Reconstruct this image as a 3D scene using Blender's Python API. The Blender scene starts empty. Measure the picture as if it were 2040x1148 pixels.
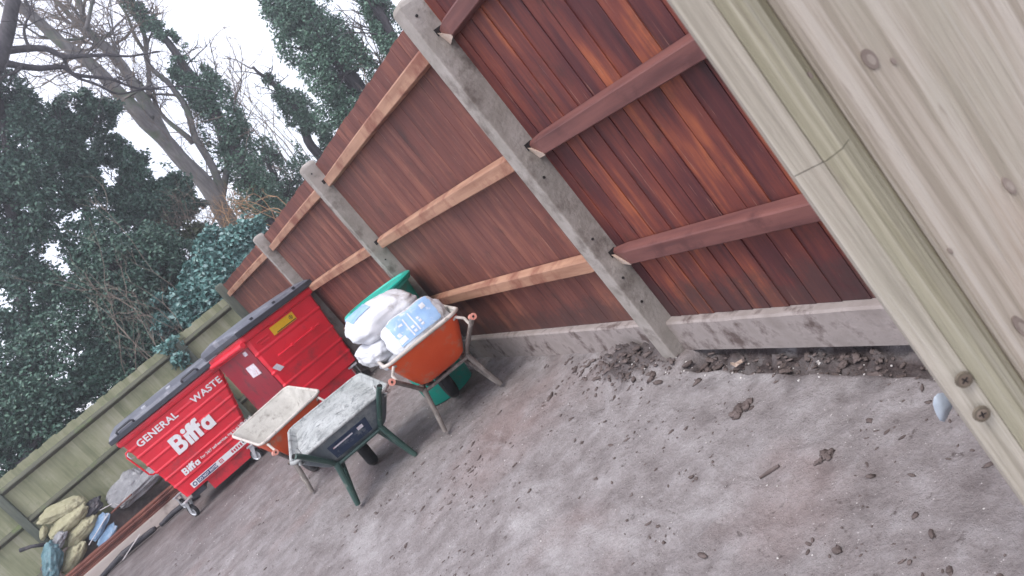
import bpy, bmesh, math, random
from math import sin, cos, pi, radians as R
from mathutils import Vector, Matrix, noise
random.seed(7)
SC = bpy.context.scene
COL = SC.collection

# ------------------------------------------------------------------ camera, sky, sun, exposure
EYE = Vector((0, 0, 1.5))
FPX = 1500.0
CU = Vector((0.67390557, -0.39317659, -0.62551056))
CV = Vector((-0.64938422, 0.08855172, -0.75528718))
CF = Vector((0.35235128, 0.91518892, -0.19564718))
cd = bpy.data.cameras.new('camera')
cam = bpy.data.objects.new('camera', cd); COL.objects.link(cam)
m3 = Matrix((CU, -CV, -CF)).transposed()
cam.matrix_world = Matrix.Translation(EYE) @ m3.to_4x4()
cd.sensor_width = 36.0; cd.lens = 36.0*FPX/2040.0
cd.clip_start = 0.02; cd.clip_end = 2000
cd.dof.use_dof = True; cd.dof.focus_distance = 2.0; cd.dof.aperture_fstop = 13
SC.camera = cam

def P(px, py, y):            # point of the photo's line of sight at distance y (survey helper)
    d = CU*((px-1020)/FPX) + CV*((py-574)/FPX) + CF
    return EYE + d*(y/d.y)

W = bpy.data.worlds.new('World'); SC.world = W; W.use_nodes = True
nt = W.node_tree; nt.nodes.clear()
out = nt.nodes.new('ShaderNodeOutputWorld')
sky = nt.nodes.new('ShaderNodeTexSky'); sky.sky_type = 'NISHITA'; sky.sun_disc = False
SUN_EL, SUN_AZ = R(64), R(-125)
sky.sun_elevation = SUN_EL; sky.sun_rotation = SUN_AZ
b1 = nt.nodes.new('ShaderNodeBackground'); b1.inputs[1].default_value = 0.05
nt.links.new(sky.outputs[0], b1.inputs[0])
# overcast: a sheet of cloud over the blue
tc = nt.nodes.new('ShaderNodeTexCoord')
nz = nt.nodes.new('ShaderNodeTexNoise'); nz.inputs['Scale'].default_value = 2.2; nz.inputs['Detail'].default_value = 5
nt.links.new(tc.outputs['Generated'], nz.inputs['Vector'])
cr = nt.nodes.new('ShaderNodeValToRGB')
cr.color_ramp.elements[0].position = .3; cr.color_ramp.elements[0].color = (.86, .87, 1.0, 1)
cr.color_ramp.elements[1].position = .7; cr.color_ramp.elements[1].color = (1.0, .97, 1.03, 1)
nt.links.new(nz.outputs[0], cr.inputs[0])
b2 = nt.nodes.new('ShaderNodeBackground'); b2.inputs[1].default_value = 0.80
nt.links.new(cr.outputs[0], b2.inputs[0])
ad = nt.nodes.new('ShaderNodeAddShader')
nt.links.new(b1.outputs[0], ad.inputs[0]); nt.links.new(b2.outputs[0], ad.inputs[1])
nt.links.new(ad.outputs[0], out.inputs[0])

sd = bpy.data.lights.new('sun', 'SUN'); sd.energy = 1.5; sd.angle = R(28); sd.color = (1, .97, .92)
so = bpy.data.objects.new('sun', sd); COL.objects.link(so)
sdir = Vector((sin(SUN_AZ)*cos(SUN_EL), cos(SUN_AZ)*cos(SUN_EL), sin(SUN_EL)))
so.rotation_euler = sdir.to_track_quat('Z', 'Y').to_euler()
vs = SC.view_settings
vs.view_transform = 'Standard'; vs.look = 'None'; vs.gamma = 1; vs.exposure = 0.92

# ------------------------------------------------------------------ materials
def ramp(nt, src, stops):
    r = nt.nodes.new('ShaderNodeValToRGB'); e = r.color_ramp.elements
    while len(e) < len(stops): e.new(0.5)
    for el, (p, c) in zip(e, stops): el.position = p; el.color = (*c, 1)
    nt.links.new(src, r.inputs[0]); return r.outputs[0]
def noi(nt, vec, scale, detail=4, rough=.55):
    n = nt.nodes.new('ShaderNodeTexNoise'); n.inputs['Scale'].default_value = scale
    n.inputs['Detail'].default_value = detail; n.inputs['Roughness'].default_value = rough
    nt.links.new(vec, n.inputs['Vector']); return n.outputs[0]
def mapping(nt, vec, scale=(1,1,1), loc=(0,0,0)):
    m = nt.nodes.new('ShaderNodeMapping'); m.inputs['Scale'].default_value = scale; m.inputs['Location'].default_value = loc
    nt.links.new(vec, m.inputs['Vector']); return m.outputs[0]
def mix(nt, fac, a, b, mode='MIX'):
    m = nt.nodes.new('ShaderNodeMix'); m.data_type = 'RGBA'; m.blend_type = mode
    for k, v in ((0, fac), (6, a), (7, b)):
        if isinstance(v, (int, float)): m.inputs[k].default_value = v
        elif isinstance(v, tuple): m.inputs[k].default_value = (*v, 1)
        else: nt.links.new(v, m.inputs[k])
    return m.outputs[2]
def math_(nt, op, a, b=0.0):
    m = nt.nodes.new('ShaderNodeMath'); m.operation = op
    for k, v in ((0, a), (1, b)):
        if isinstance(v, (int, float)): m.inputs[k].default_value = v
        else: nt.links.new(v, m.inputs[k])
    return m.outputs[0]
def base(name, rough=.7, spec=.3, metal=0):
    m = bpy.data.materials.new(name); m.use_nodes = True; nt = m.node_tree
    p = nt.nodes['Principled BSDF']; p.inputs['Roughness'].default_value = rough
    p.inputs['Specular IOR Level'].default_value = spec; p.inputs['Metallic'].default_value = metal
    tc = nt.nodes.new('ShaderNodeTexCoord')
    return m, nt, p, tc.outputs['Object']
def bump(nt, p, h, strength=.3, dist=.01):
    b = nt.nodes.new('ShaderNodeBump'); b.inputs['Strength'].default_value = strength; b.inputs['Distance'].default_value = dist
    nt.links.new(h, b.inputs['Height']); nt.links.new(b.outputs[0], p.inputs['Normal'])
def simple(name, c1, c2, scale=6, rough=.6, spec=.3, metal=0, bmp=.15, bd=.005, stretch=(1,1,1), dirt=None, dscale=3, dpos=.6, rv=.12):
    m, nt, p, ob = base(name, rough, spec, metal)
    v = mapping(nt, ob, stretch)
    n = noi(nt, v, scale, 6)
    c = ramp(nt, n, [(.3, c1), (.7, c2)])
    if dirt:
        d = noi(nt, ob, dscale, 7, .65)
        f = ramp(nt, d, [(dpos-.06, (0,0,0)), (dpos+.08, (1,1,1))])
        c = mix(nt, f, c, dirt)
    nt.links.new(c, p.inputs['Base Color'])
    rr = math_(nt, 'MULTIPLY_ADD', n, rv*2); rr.node.inputs[2].default_value = rough-rv
    nt.links.new(rr, p.inputs['Roughness'])
    if bmp: bump(nt, p, noi(nt, v, scale*6, 5), bmp, bd)
    return m

def boards_mat(name, cols, streak, pale, dirt=(.03,.02,.018), ps=.67):
    # tone differs board by board; grain runs up the board; pale scuffs
    m, nt, p, ob = base(name, .62, .35)
    w = nt.nodes.new('ShaderNodeAttribute'); w.attribute_name = 'board'
    wf = w.outputs['Fac']
    cx = nt.nodes.new('ShaderNodeCombineXYZ'); nt.links.new(math_(nt, 'MULTIPLY', wf, 37.0), cx.inputs[0])
    vadd = nt.nodes.new('ShaderNodeVectorMath'); vadd.operation = 'ADD'
    nt.links.new(ob, vadd.inputs[0]); nt.links.new(cx.outputs[0], vadd.inputs[1])
    g = noi(nt, mapping(nt, vadd.outputs[0], (14, 14, .7) ), 2.2, 7, .6)
    g2 = noi(nt, mapping(nt, vadd.outputs[0], (3, 3, 1.1)), 1.6, 4)
    g3 = noi(nt, mapping(nt, vadd.outputs[0], (2.5, 2.5, .8)), 1.9, 3)
    gg = math_(nt, 'ADD', math_(nt, 'MULTIPLY', g, .35), math_(nt, 'ADD', math_(nt, 'MULTIPLY', g2, .25), math_(nt, 'MULTIPLY', g3, .40)))
    t = math_(nt, 'ADD', math_(nt, 'MULTIPLY', wf, streak), math_(nt, 'MULTIPLY', gg, 1-streak))
    bl = noi(nt, mapping(nt, ob, (2.2, 2.2, .9), (5,1,2)), 1.6, 5, .6)
    t = math_(nt, 'ADD', math_(nt, 'MULTIPLY', t, .72), math_(nt, 'MULTIPLY', bl, .28))
    c = ramp(nt, t, cols)
    fs = noi(nt, mapping(nt, vadd.outputs[0], (40, 40, 1.6)), 2.0, 4, .7)
    c = mix(nt, ramp(nt, fs, [(ps, (0,0,0)), (ps+.09, (.6,.6,.6))]), c, pale)
    dn = noi(nt, ob, 5, 6, .7)
    c = mix(nt, ramp(nt, dn, [(.55, (0,0,0)), (.75, (.6,.6,.6))]), c, dirt)
    sx = nt.nodes.new('ShaderNodeSeparateXYZ'); nt.links.new(ob, sx.inputs[0])
    mh = math_(nt, 'ADD', sx.outputs[2], math_(nt, 'MULTIPLY', noi(nt, ob, 9, 6, .7), -.55))
    c = mix(nt, ramp(nt, mh, [(-.0,(.6,.6,.6)), (.12,(0,0,0))]), c, (.055,.032,.031))     # mud splashed up from the ground
    nt.links.new(c, p.inputs['Base Color'])
    bump(nt, p, g, .35, .006)
    return m

M = {}
M['boards_near'] = boards_mat('dark_red_boards', [(.36,(.040,.013,.016)), (.45,(.085,.022,.023)), (.525,(.165,.042,.030)), (.60,(.37,.105,.042))], .12, (.45,.26,.18), ps=.64)
M['boards_far'] = boards_mat('brown_red_boards', [(.36,(.080,.027,.023)), (.5,(.150,.051,.040)), (.62,(.27,.105,.068))], .10, (.45,.28,.22), ps=.63)
M['boards_moss'] = boards_mat('mossy_boards', [(.34,(.12,.135,.07)), (.5,(.25,.255,.155)), (.64,(.37,.355,.26))], .12, (.46,.45,.36), dirt=(.09,.135,.04))
M['rail_dark'] = simple('red_rail', (.095,.036,.034), (.18,.072,.062), 3, .6, stretch=(8,.7,8), dirt=(.07,.025,.025))
M['rail'] = simple('brown_rail', (.26,.13,.085), (.42,.24,.16), 3, .65, stretch=(8,.7,8), dirt=(.2,.075,.05), dpos=.55)
M['sawn'] = simple('sawn_timber_end', (.55,.42,.33), (.68,.56,.48), 30, .7)
M['rail_moss_shade'] = simple('mossy_rail_shade', (.06,.06,.045), (.115,.115,.08), 3, .75, stretch=(.7,8,8), dirt=(.1,.13,.05))  # moss tone darkened to carry the shadow bands along the rails
M['post_moss'] = simple('mossy_post', (.06,.075,.06), (.13,.14,.11), 6, .8, stretch=(4,4,.6))
M['concrete'] = simple('concrete', (.25,.225,.20), (.36,.325,.30), 9, .85, .2, bmp=.6, bd=.006, dirt=(.15,.125,.11), dscale=5, dpos=.56)
M['gravelboard'] = simple('concrete_gravel_board', (.24,.205,.19), (.37,.325,.31), 7, .85, .2, bmp=.6, dirt=(.12,.09,.082), dscale=7, dpos=.57)
M['hole'] = simple('dark_hole', (.015,.012,.012), (.03,.025,.025), 5, .9)
M['bin_red'] = simple('red_bin_paint', (.68,.012,.030), (.80,.020,.042), 2.5, .36, .5, bmp=.06, dirt=(.45,.03,.04), dscale=4, dpos=.60)
M['lid'] = simple('grey_lid_plastic', (.09,.095,.12), (.16,.165,.195), 4, .45, .45, dirt=(.28,.28,.31), dscale=3, dpos=.58)
M['lid_edge'] = simple('dark_lid_edge', (.03,.032,.042), (.055,.058,.07), 6, .5, .4)
M['white'] = simple('white_lettering', (.78,.78,.78), (.86,.86,.86), 20, .5, bmp=0, dirt=(.7,.45,.45), dscale=30, dpos=.68)
M['yellow'] = simple('yellow_sticker', (.72,.42,.01), (.80,.50,.02), 10, .45, bmp=0, dirt=(.4,.22,.02), dscale=18, dpos=.66)
M['ink'] = simple('black_ink', (.02,.02,.02), (.04,.035,.03), 20, .6, bmp=0)
M['navy'] = simple('navy_sticker', (.03,.04,.13), (.05,.06,.18), 20, .5, bmp=0)
M['redink'] = simple('red_print', (.5,.03,.06), (.6,.06,.1), 20, .5, bmp=0)
M['sticker'] = simple('pale_sticker', (.55,.52,.56), (.75,.72,.76), 14, .5, bmp=0, dirt=(.5,.15,.18), dscale=25, dpos=.6)
M['galv'] = simple('galvanised_steel', (.42,.43,.45), (.6,.61,.63), 10, .45, .5, .55)
M['rusty'] = simple('rusty_screw', (.10,.07,.05), (.25,.20,.16), 60, .6, .4, .4)
M['countersink_shade'] = simple('screw_recess_shade', (.07,.055,.04), (.15,.125,.095), 120, .8)  # wood tone darkened to stand for shade inside the screw recess
M['rubber'] = simple('black_rubber', (.018,.018,.02), (.035,.035,.036), 20, .75, bmp=.4, dirt=(.13,.11,.10), dscale=12, dpos=.6)
M['tub_orange'] = simple('orange_tub', (.56,.062,.014), (.66,.095,.024), 3, .5, .35, bmp=.08, dirt=(.42,.20,.13), dscale=5, dpos=.60)
M['tub_grey'] = simple('blue_grey_tub', (.075,.095,.11), (.13,.155,.17), 4, .5, .35, dirt=(.24,.25,.25), dscale=5, dpos=.56)
M['cement'] = simple('dried_cement', (.34,.32,.29), (.50,.48,.44), 6, .9, .15, bmp=.8, bd=.01, dirt=(.25,.235,.21), dscale=11, dpos=.6)
M['cement_wet'] = simple('grey_cement', (.27,.28,.275), (.45,.46,.455), 7, .85, .2, bmp=1, bd=.015, dirt=(.17,.18,.18), dscale=16, dpos=.58)
M['tube_green'] = simple('dark_green_steel', (.018,.05,.042), (.04,.085,.07), 6, .45, .5, dirt=(.17,.17,.15), dscale=14, dpos=.63)
M['tube_grey'] = simple('muddy_steel_tube', (.10,.085,.078), (.22,.19,.17), 9, .6, .4, dirt=(.33,.30,.27), dscale=16, dpos=.58)
M['tube_pale'] = simple('cement_caked_tube', (.40,.36,.32), (.55,.50,.46), 12, .75, dirt=(.2,.17,.15), dscale=20, dpos=.62)
M['grip'] = simple('pink_rubber_grip', (.55,.20,.15), (.68,.33,.26), 12, .6, dirt=(.6,.5,.45), dscale=30, dpos=.62)
M['plate'] = simple('navy_label_plate', (.02,.035,.07), (.035,.055,.10), 12, .4, dirt=(.15,.17,.19), dscale=14, dpos=.62)
M['teal'] = simple('teal_plastic', (.010,.34,.26), (.02,.42,.33), 4, .42, .45, dirt=(.10,.27,.22), dscale=6, dpos=.62)
M['bag_white'] = simple('white_plastic_sack', (.52,.53,.56), (.70,.70,.73), 5, .42, .45, bmp=.35, bd=.012, dirt=(.36,.34,.33), dscale=6, dpos=.60)
M['bag_blue'] = simple('blue_print', (.20,.34,.56), (.32,.47,.68), 6, .45, .4, bmp=.3, dirt=(.55,.6,.7), dscale=16, dpos=.62)
M['sack_tan'] = simple('tan_sack', (.26,.245,.15), (.40,.375,.25), 7, .8, .2, bmp=.8, bd=.02, dirt=(.17,.15,.09), dscale=9, dpos=.62)
M['cloth_blue'] = simple('blue_cloth', (.10,.17,.27), (.20,.30,.42), 7, .8, bmp=.5, bd=.01, dirt=(.3,.33,.38), dscale=9, dpos=.62)
M['bag_teal'] = simple('crumpled_teal_bag', (.05,.12,.14), (.13,.24,.27), 9, .4, .5, bmp=.8, bd=.02, dirt=(.3,.34,.35), dscale=14, dpos=.62)
M['tarp'] = simple('grey_tarpaulin', (.15,.15,.16), (.28,.28,.29), 7, .55, .4, bmp=.7, bd=.02, dirt=(.38,.38,.38), dscale=8, dpos=.63)
M['plank'] = simple('red_brown_plank', (.10,.032,.024), (.22,.085,.06), 3, .6, stretch=(.7,9,9), dirt=(.08,.025,.02), dpos=.58)
M['pale_board'] = simple('pale_board', (.42,.36,.32), (.54,.48,.44), 4, .75, stretch=(.6,4,4), dirt=(.26,.21,.19), dpos=.62)
M['black_plastic'] = simple('black_plastic', (.02,.019,.023), (.045,.042,.05), 8, .55, dirt=(.12,.10,.10), dscale=10, dpos=.62)
M['pale_stick'] = simple('pale_lath', (.5,.47,.47), (.65,.62,.62), 8, .6)
M['scrap_blue'] = simple('pale_blue_plastic', (.36,.41,.48), (.45,.50,.56), 10, .35, .5, bmp=.2)
M['clod'] = simple('wet_soil', (.085,.065,.06), (.165,.13,.122), 20, .85, .25, bmp=.8, bd=.01)
M['stone'] = simple('pale_stone_chips', (.40,.37,.35), (.6,.57,.55), 30, .8)
M['leaf_litter'] = simple('dry_leaf', (.34,.25,.20), (.5,.40,.34), 30, .75)
M['bark'] = simple('grey_bark', (.13,.122,.12), (.23,.215,.21), 6, .9, .15, bmp=.8, bd=.02, stretch=(3,3,.6), dirt=(.12,.15,.10), dscale=2, dpos=.56)
M['bark_dark'] = simple('dark_bark', (.05,.045,.05), (.11,.10,.105), 6, .9, .15, bmp=.8, bd=.02, stretch=(3,3,.6))
M['twig'] = simple('bare_twig', (.15,.12,.10), (.27,.22,.18), 6, .85, .2, bmp=0)
M['twig_tan'] = simple('tan_twig', (.34,.20,.11), (.50,.32,.19), 6, .8, .2, bmp=0)

def leaf_mat(name, stops, rough=.42, spec=.45, trans=.15):
    m, nt, p, ob = base(name, rough, spec)
    g = nt.nodes.new('ShaderNodeNewGeometry')
    n = noi(nt, ob, 1.3, 3)
    t = math_(nt, 'ADD', math_(nt, 'MULTIPLY', g.outputs['Random Per Island'], .7), math_(nt, 'MULTIPLY', n, .3))
    nt.links.new(ramp(nt, t, stops), p.inputs['Base Color'])
    p.inputs['Transmission Weight'].default_value = 0
    return m
M['ivy'] = leaf_mat('ivy_leaf', [(.1,(.030,.072,.048)), (.45,(.068,.145,.096)), (.75,(.12,.22,.15)), (.95,(.24,.34,.26))])
M['evergreen'] = leaf_mat('evergreen_leaf', [(.1,(.022,.056,.043)), (.5,(.055,.115,.084)), (.8,(.095,.178,.125)), (.97,(.24,.32,.26))], .38)
M['olive'] = leaf_mat('olive_leaf', [(.1,(.02,.028,.014)), (.5,(.045,.055,.028)), (.8,(.075,.085,.04)), (.97,(.13,.13,.07))], .5)
M['laurel'] = leaf_mat('laurel_leaf', [(.1,(.035,.10,.09)), (.4,(.08,.19,.172)), (.75,(.17,.30,.28)), (.95,(.40,.52,.50))], .36, .5)

# weathered pale green-grey softwood of the gate
def gate_mat(name, c1, c2, c3):
    m, nt, p, ob = base(name, .72, .25)
    v = mapping(nt, ob, (95, 95, 2.2))
    w = nt.nodes.new('ShaderNodeTexNoise'); w.inputs['Scale'].default_value = 1.4; w.inputs['Detail'].default_value = 7
    w.inputs['Distortion'].default_value = .7; nt.links.new(v, w.inputs['Vector'])
    c = ramp(nt, w.outputs[0], [(.36, c1), (.5, c2), (.62, c3)])
    n2 = noi(nt, mapping(nt, ob, (5, 5, 2)), 2, 4)
    c = mix(nt, ramp(nt, n2, [(.5,(0,0,0)), (.72,(.5,.5,.5))]), c, (.31,.30,.235))
    s = noi(nt, mapping(nt, ob, (60, 60, 5)), 2.5, 3, .7)
    c = mix(nt, ramp(nt, s, [(.64,(0,0,0)), (.74,(.6,.6,.6))]), c, (.17,.135,.11))
    br = noi(nt, mapping(nt, ob, (11, 11, 1.4), (3,1,0)), 1.7, 5, .6)
    c = mix(nt, ramp(nt, br, [(.55,(0,0,0)), (.68,(.6,.6,.6))]), c, (.30,.225,.17))
    nt.links.new(c, p.inputs['Base Color'])
    fine = noi(nt, mapping(nt, ob, (90, 90, 4)), 3, 4)
    bump(nt, p, math_(nt, 'ADD', w.outputs[0], fine), .8, .003)
    return m
M['gate'] = gate_mat('weathered_softwood', (.265,.225,.18), (.345,.298,.248), (.405,.358,.308))
M['gate_green'] = gate_mat('green_tinged_softwood', (.235,.212,.148), (.305,.278,.203), (.355,.325,.25))
M['gate_edge'] = gate_mat('pale_softwood_edge', (.265,.235,.19), (.355,.318,.262), (.43,.388,.33))
M['knot_heart'] = simple('knot_heart', (.20,.165,.14), (.30,.255,.22), 80, .8)
M['knot'] = simple('dark_knot', (.13,.10,.085), (.26,.21,.18), 60, .8)

# ground
def ground_mat():
    m, nt, p, ob = base('trodden_mud', .82, .25)
    n1 = noi(nt, ob, 1.1, 6, .6); n2 = noi(nt, ob, 6.5, 8, .65); n3 = noi(nt, ob, 45, 6, .7)
    c = ramp(nt, n1, [(.3, (.168,.142,.140)), (.5, (.245,.220,.219)), (.7, (.335,.313,.317))])
    c2 = ramp(nt, n2, [(.32, (.130,.110,.107)), (.5, (.245,.220,.217)), (.68, (.36,.338,.340))])
    c = mix(nt, .62, c, c2)
    # reddish mud by the fence, pale dried slurry spills
    r = noi(nt, mapping(nt, ob, (1,1,1), (7,3,0)), .9, 4)
    c = mix(nt, ramp(nt, r, [(.52,(0,0,0)), (.68,(.45,.45,.45))]), c, (.22,.145,.13))
    s = noi(nt, mapping(nt, ob, (1.4,.6,1), (2,9,0)), 1.2, 7, .65)
    c = mix(nt, ramp(nt, s, [(.56,(0,0,0)), (.66,(.55,.55,.55))]), c, (.42,.40,.40))
    gr = noi(nt, ob, 85, 5, .75)
    c = mix(nt, .28, c, mix(nt, 1.0, c, ramp(nt, gr, [(.3,(.45,.44,.44)), (.5,(1,1,1)), (.7,(1.6,1.6,1.6))]), 'MULTIPLY'))
    d = noi(nt, ob, 15, 7, .72)
    c = mix(nt, ramp(nt, d, [(.60,(0,0,0)), (.68,(.8,.8,.8))]), c, (.075,.058,.054))
    w = noi(nt, ob, 110, 2, .5)
    c = mix(nt, ramp(nt, w, [(.70,(0,0,0)), (.74,(.8,.8,.8))]), c, (.55,.52,.50))
    a = nt.nodes.new('ShaderNodeAttribute'); a.attribute_name = 'soil'
    c = mix(nt, a.outputs['Fac'], c, ramp(nt, n3, [(.3,(.035,.027,.027)), (.7,(.095,.072,.07))]))
    nt.links.new(c, p.inputs['Base Color'])
    h = math_(nt, 'ADD', math_(nt, 'MULTIPLY', n2, 1.0), math_(nt, 'MULTIPLY', n3, .45))
    bump(nt, p, h, .9, .035)
    return m
M['ground'] = ground_mat()

# ------------------------------------------------------------------ mesh helpers
def set_board(o, vals):
    a = o.data.attributes.new('board', 'FLOAT', 'FACE'); a.data.foreach_set('value', vals)
class MB:
    def __init__(s): s.v = []; s.f = []; s.sm = False
    def add(s, vs, fs, mtx=None):
        k = len(s.v)
        s.v += [tuple(mtx @ Vector(v)) if mtx else tuple(v) for v in vs]
        s.f += [tuple(i+k for i in f) for f in fs]; return s
    def box(s, a, b, mtx=None):
        (x0,y0,z0),(x1,y1,z1) = a, b
        return s.add([(x0,y0,z0),(x1,y0,z0),(x1,y1,z0),(x0,y1,z0),(x0,y0,z1),(x1,y0,z1),(x1,y1,z1),(x0,y1,z1)],
                     [(0,3,2,1),(4,5,6,7),(0,1,5,4),(1,2,6,5),(2,3,7,6),(3,0,4,7)], mtx)
    def beam(s, p0, p1, prof, up=Vector((0,0,1))):      # prism with a profile [(side,up)...]
        p0 = Vector(p0); p1 = Vector(p1); d = (p1-p0).normalized(); sd = d.cross(up).normalized(); u = sd.cross(d)
        n = len(prof); vs = [p0+sd*a+u*b for a, b in prof]+[p1+sd*a+u*b for a, b in prof]
        return s.add(vs, [tuple(range(n))[::-1], tuple(range(n, 2*n))]+[(i,(i+1)%n,(i+1)%n+n,i+n) for i in range(n)])
    def tube(s, pts, rad, n=8, caps=True):
        pts = [Vector(p) for p in pts]; k = len(pts)
        rad = rad if isinstance(rad, (list, tuple)) else [rad]*k
        base = len(s.v); prev = None
        for i, p in enumerate(pts):
            d = (pts[min(i+1,k-1)]-pts[max(i-1,0)]).normalized()
            if prev is None:
                a = d.orthogonal().normalized()
            else:
                a = prev - d*prev.dot(d)
                a = a.normalized() if a.length > 1e-6 else d.orthogonal().normalized()
            prev = a; b = d.cross(a)
            for j in range(n):
                t = 2*pi*j/n; s.v.append(tuple(p+(a*cos(t)+b*sin(t))*rad[i]))
        for i in range(k-1):
            for j in range(n):
                q = (j+1) % n
                s.f.append((base+i*n+j, base+i*n+q, base+(i+1)*n+q, base+(i+1)*n+j))
        if caps:
            s.f.append(tuple(base+j for j in range(n))[::-1]); s.f.append(tuple(base+(k-1)*n+j for j in range(n)))
        return s
    def lathe(s, prof, n=32, mtx=None):                  # prof [(r,z)]
        base = len(s.v)
        for r, z in prof:
            for j in range(n):
                t = 2*pi*j/n; v = Vector((r*cos(t), r*sin(t), z)); s.v.append(tuple(mtx @ v if mtx else v))
        for i in range(len(prof)-1):
            for j in range(n):
                q = (j+1) % n; s.f.append((base+i*n+j, base+i*n+q, base+(i+1)*n+q, base+(i+1)*n+j))
        return s
    def build(s, name, m, parent=None, smooth=False, bevel=0, sub=0, seg=2):
        me = bpy.data.meshes.new(name); me.from_pydata(s.v, [], s.f); me.update()
        bm = bmesh.new(); bm.from_mesh(me)
        if len(s.f) < 60000: bmesh.ops.recalc_face_normals(bm, faces=bm.faces)
        if bevel: bmesh.ops.bevel(bm, geom=[e for e in bm.edges if len(e.link_faces) == 2 and e.calc_face_angle(0) > .5], offset=bevel, segments=seg, affect='EDGES', profile=.6)
        bm.to_mesh(me); bm.free()
        me.materials.append(m)
        if smooth:
            for p in me.polygons: p.use_smooth = True
        o = bpy.data.objects.new(name, me); COL.objects.link(o)
        if sub:
            md = o.modifiers.new('subdivision', 'SUBSURF'); md.levels = md.render_levels = sub
        if smooth and not sub and smooth != 'all':
            try:
                md = o.modifiers.new('edges', 'EDGE_SPLIT'); md.split_angle = R(38)
            except Exception: pass
        if parent: o.parent = parent
        return o
def tag(o, label=None, cat=None, group=None, kind=None):
    if label: o['label'] = label
    if cat: o['category'] = cat
    if group: o['group'] = group
    if kind: o['kind'] = kind
    return o
def thing(name, label, cat, loc=(0,0,0), rot=(0,0,0), group=None):
    o = bpy.data.objects.new(name, None); COL.objects.link(o); o.location = loc; o.rotation_euler = rot
    o.empty_display_size = .1
    return tag(o, label, cat, group)
def fbm(v, s=1.0, o=4):
    return noise.fractal(Vector(v)*s, 1.0, 2.0, o)
def smoothstep(a, b, x):
    t = max(0, min(1, (x-a)/(b-a))); return t*t*(3-2*t)

# ------------------------------------------------------------------ ground
RF = random.Random(17); PRINTS = []                 # trodden hollows
for k in range(60):
    PRINTS.append((RF.uniform(-.6, 1.45), RF.uniform(1.3, 8), RF.uniform(0, pi), RF.uniform(.10, .16), RF.uniform(.04, .06), RF.uniform(.006, .014)))
PRINTS.sort(key=lambda p: p[1])
def ground_h(x, y):
    pr = 0
    if -1 < x < 1.6 and 1 < y < 8.3:
        for (cx, cy, a, la, lb, dp) in PRINTS:
            if abs(cy-y) < .2 and abs(cx-x) < .2:
                u = ((x-cx)*cos(a)+(y-cy)*sin(a))/la; v_ = (-(x-cx)*sin(a)+(y-cy)*cos(a))/lb; q = u*u+v_*v_
                pr += dp*(-math.exp(-q*q*1.2)+.45*math.exp(-((q-1.6)/.5)**2))
        pr -= .010*max(0, noise.noise(Vector((x*13, y*13, 2)))-.25)
    h = pr + .012*fbm((x, y, 0), .9, 4) + .007*fbm((x, y, 5), 6, 3)
    soil = 0
    if y < 3.02 and x > 1.4:                      # scooped-out strip under the near gravel board
        e = 1.55 + .03*fbm((0, y, 3), 5, 3)
        t = smoothstep(e-.015, e+.03, x)*smoothstep(3.05, 2.95, y)
        h += t*(-.060 + .05*abs(fbm((x, y, 8), 14, 4))); soil = max(soil, t*min(1, max(.35, .85+.6*fbm((x,y,6), 9, 4))), .5*smoothstep(e-.25, e, x)*smoothstep(.0,.35,fbm((x,y,12),5,4)))
        t2 = smoothstep(1.72, 1.80, x); h += t2*.10
    if x > 1.2 and 3.0 < y < 7:                   # soil thrown up along the fence
        k = math.exp(-((y-3.42)/.30)**2)*smoothstep(1.28, 1.6, x)*.10 + smoothstep(1.45, 1.66, x)*.02*smoothstep(3, 3.3, y)
        lump = k*(.55+.9*abs(fbm((x, y, 2), 9, 5)))
        h += lump + .02*smoothstep(.02,.07,k)*fbm((x,y,4), 22, 3); soil = max(soil, min(.8, smoothstep(.02, .06, lump+.03*fbm((x,y,9), 7, 4))*.8))
    if y > 4: h += -.02*smoothstep(.4, 1.4, x)*smoothstep(4, 5, y)*smoothstep(9, 7, y)
    if y > 3.5: soil = max(soil, (.22*smoothstep(3.5, 6.5, y)+.55*smoothstep(7, 10, y))*(.8+.5*fbm((x,y,20), 1.5, 3)))  # ground tone also grows darker towards the back of the yard
    return h, soil
def axis(segs):
    r = []
    for a, b, st in segs:
        n = max(1, round((b-a)/st)); r += [a+(b-a)*i/n for i in range(n)]
    r.append(segs[-1][1]); return r
xs = axis([(-120,-40,20), (-40,-8,4), (-8,-2,.4), (-2,.2,.05), (.2,1.15,.025), (1.15,1.9,.0125), (1.9,3,.1), (3,10,.6), (10,60,5), (60,120,20)])
ys = axis([(-60,-4,8), (-4,.6,.4), (.6,4.6,.02), (4.6,8,.045), (8,14,.1), (14,24,.8), (24,80,6), (80,160,20)])
mb = MB(); soil = []
for y in ys:
    for x in xs:
        h, s_ = ground_h(x, y); mb.v.append((x, y, h)); soil.append(s_)
nx = len(xs)
mb.f = [(j*nx+i, j*nx+i+1, (j+1)*nx+i+1, (j+1)*nx+i) for j in range(len(ys)-1) for i in range(nx-1)]
g = mb.build('ground', M['ground'], smooth='all'); g['kind'] = 'structure'
at_ = g.data.attributes.new('soil', 'FLOAT', 'POINT'); at_.data.foreach_set('value', soil)

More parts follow.
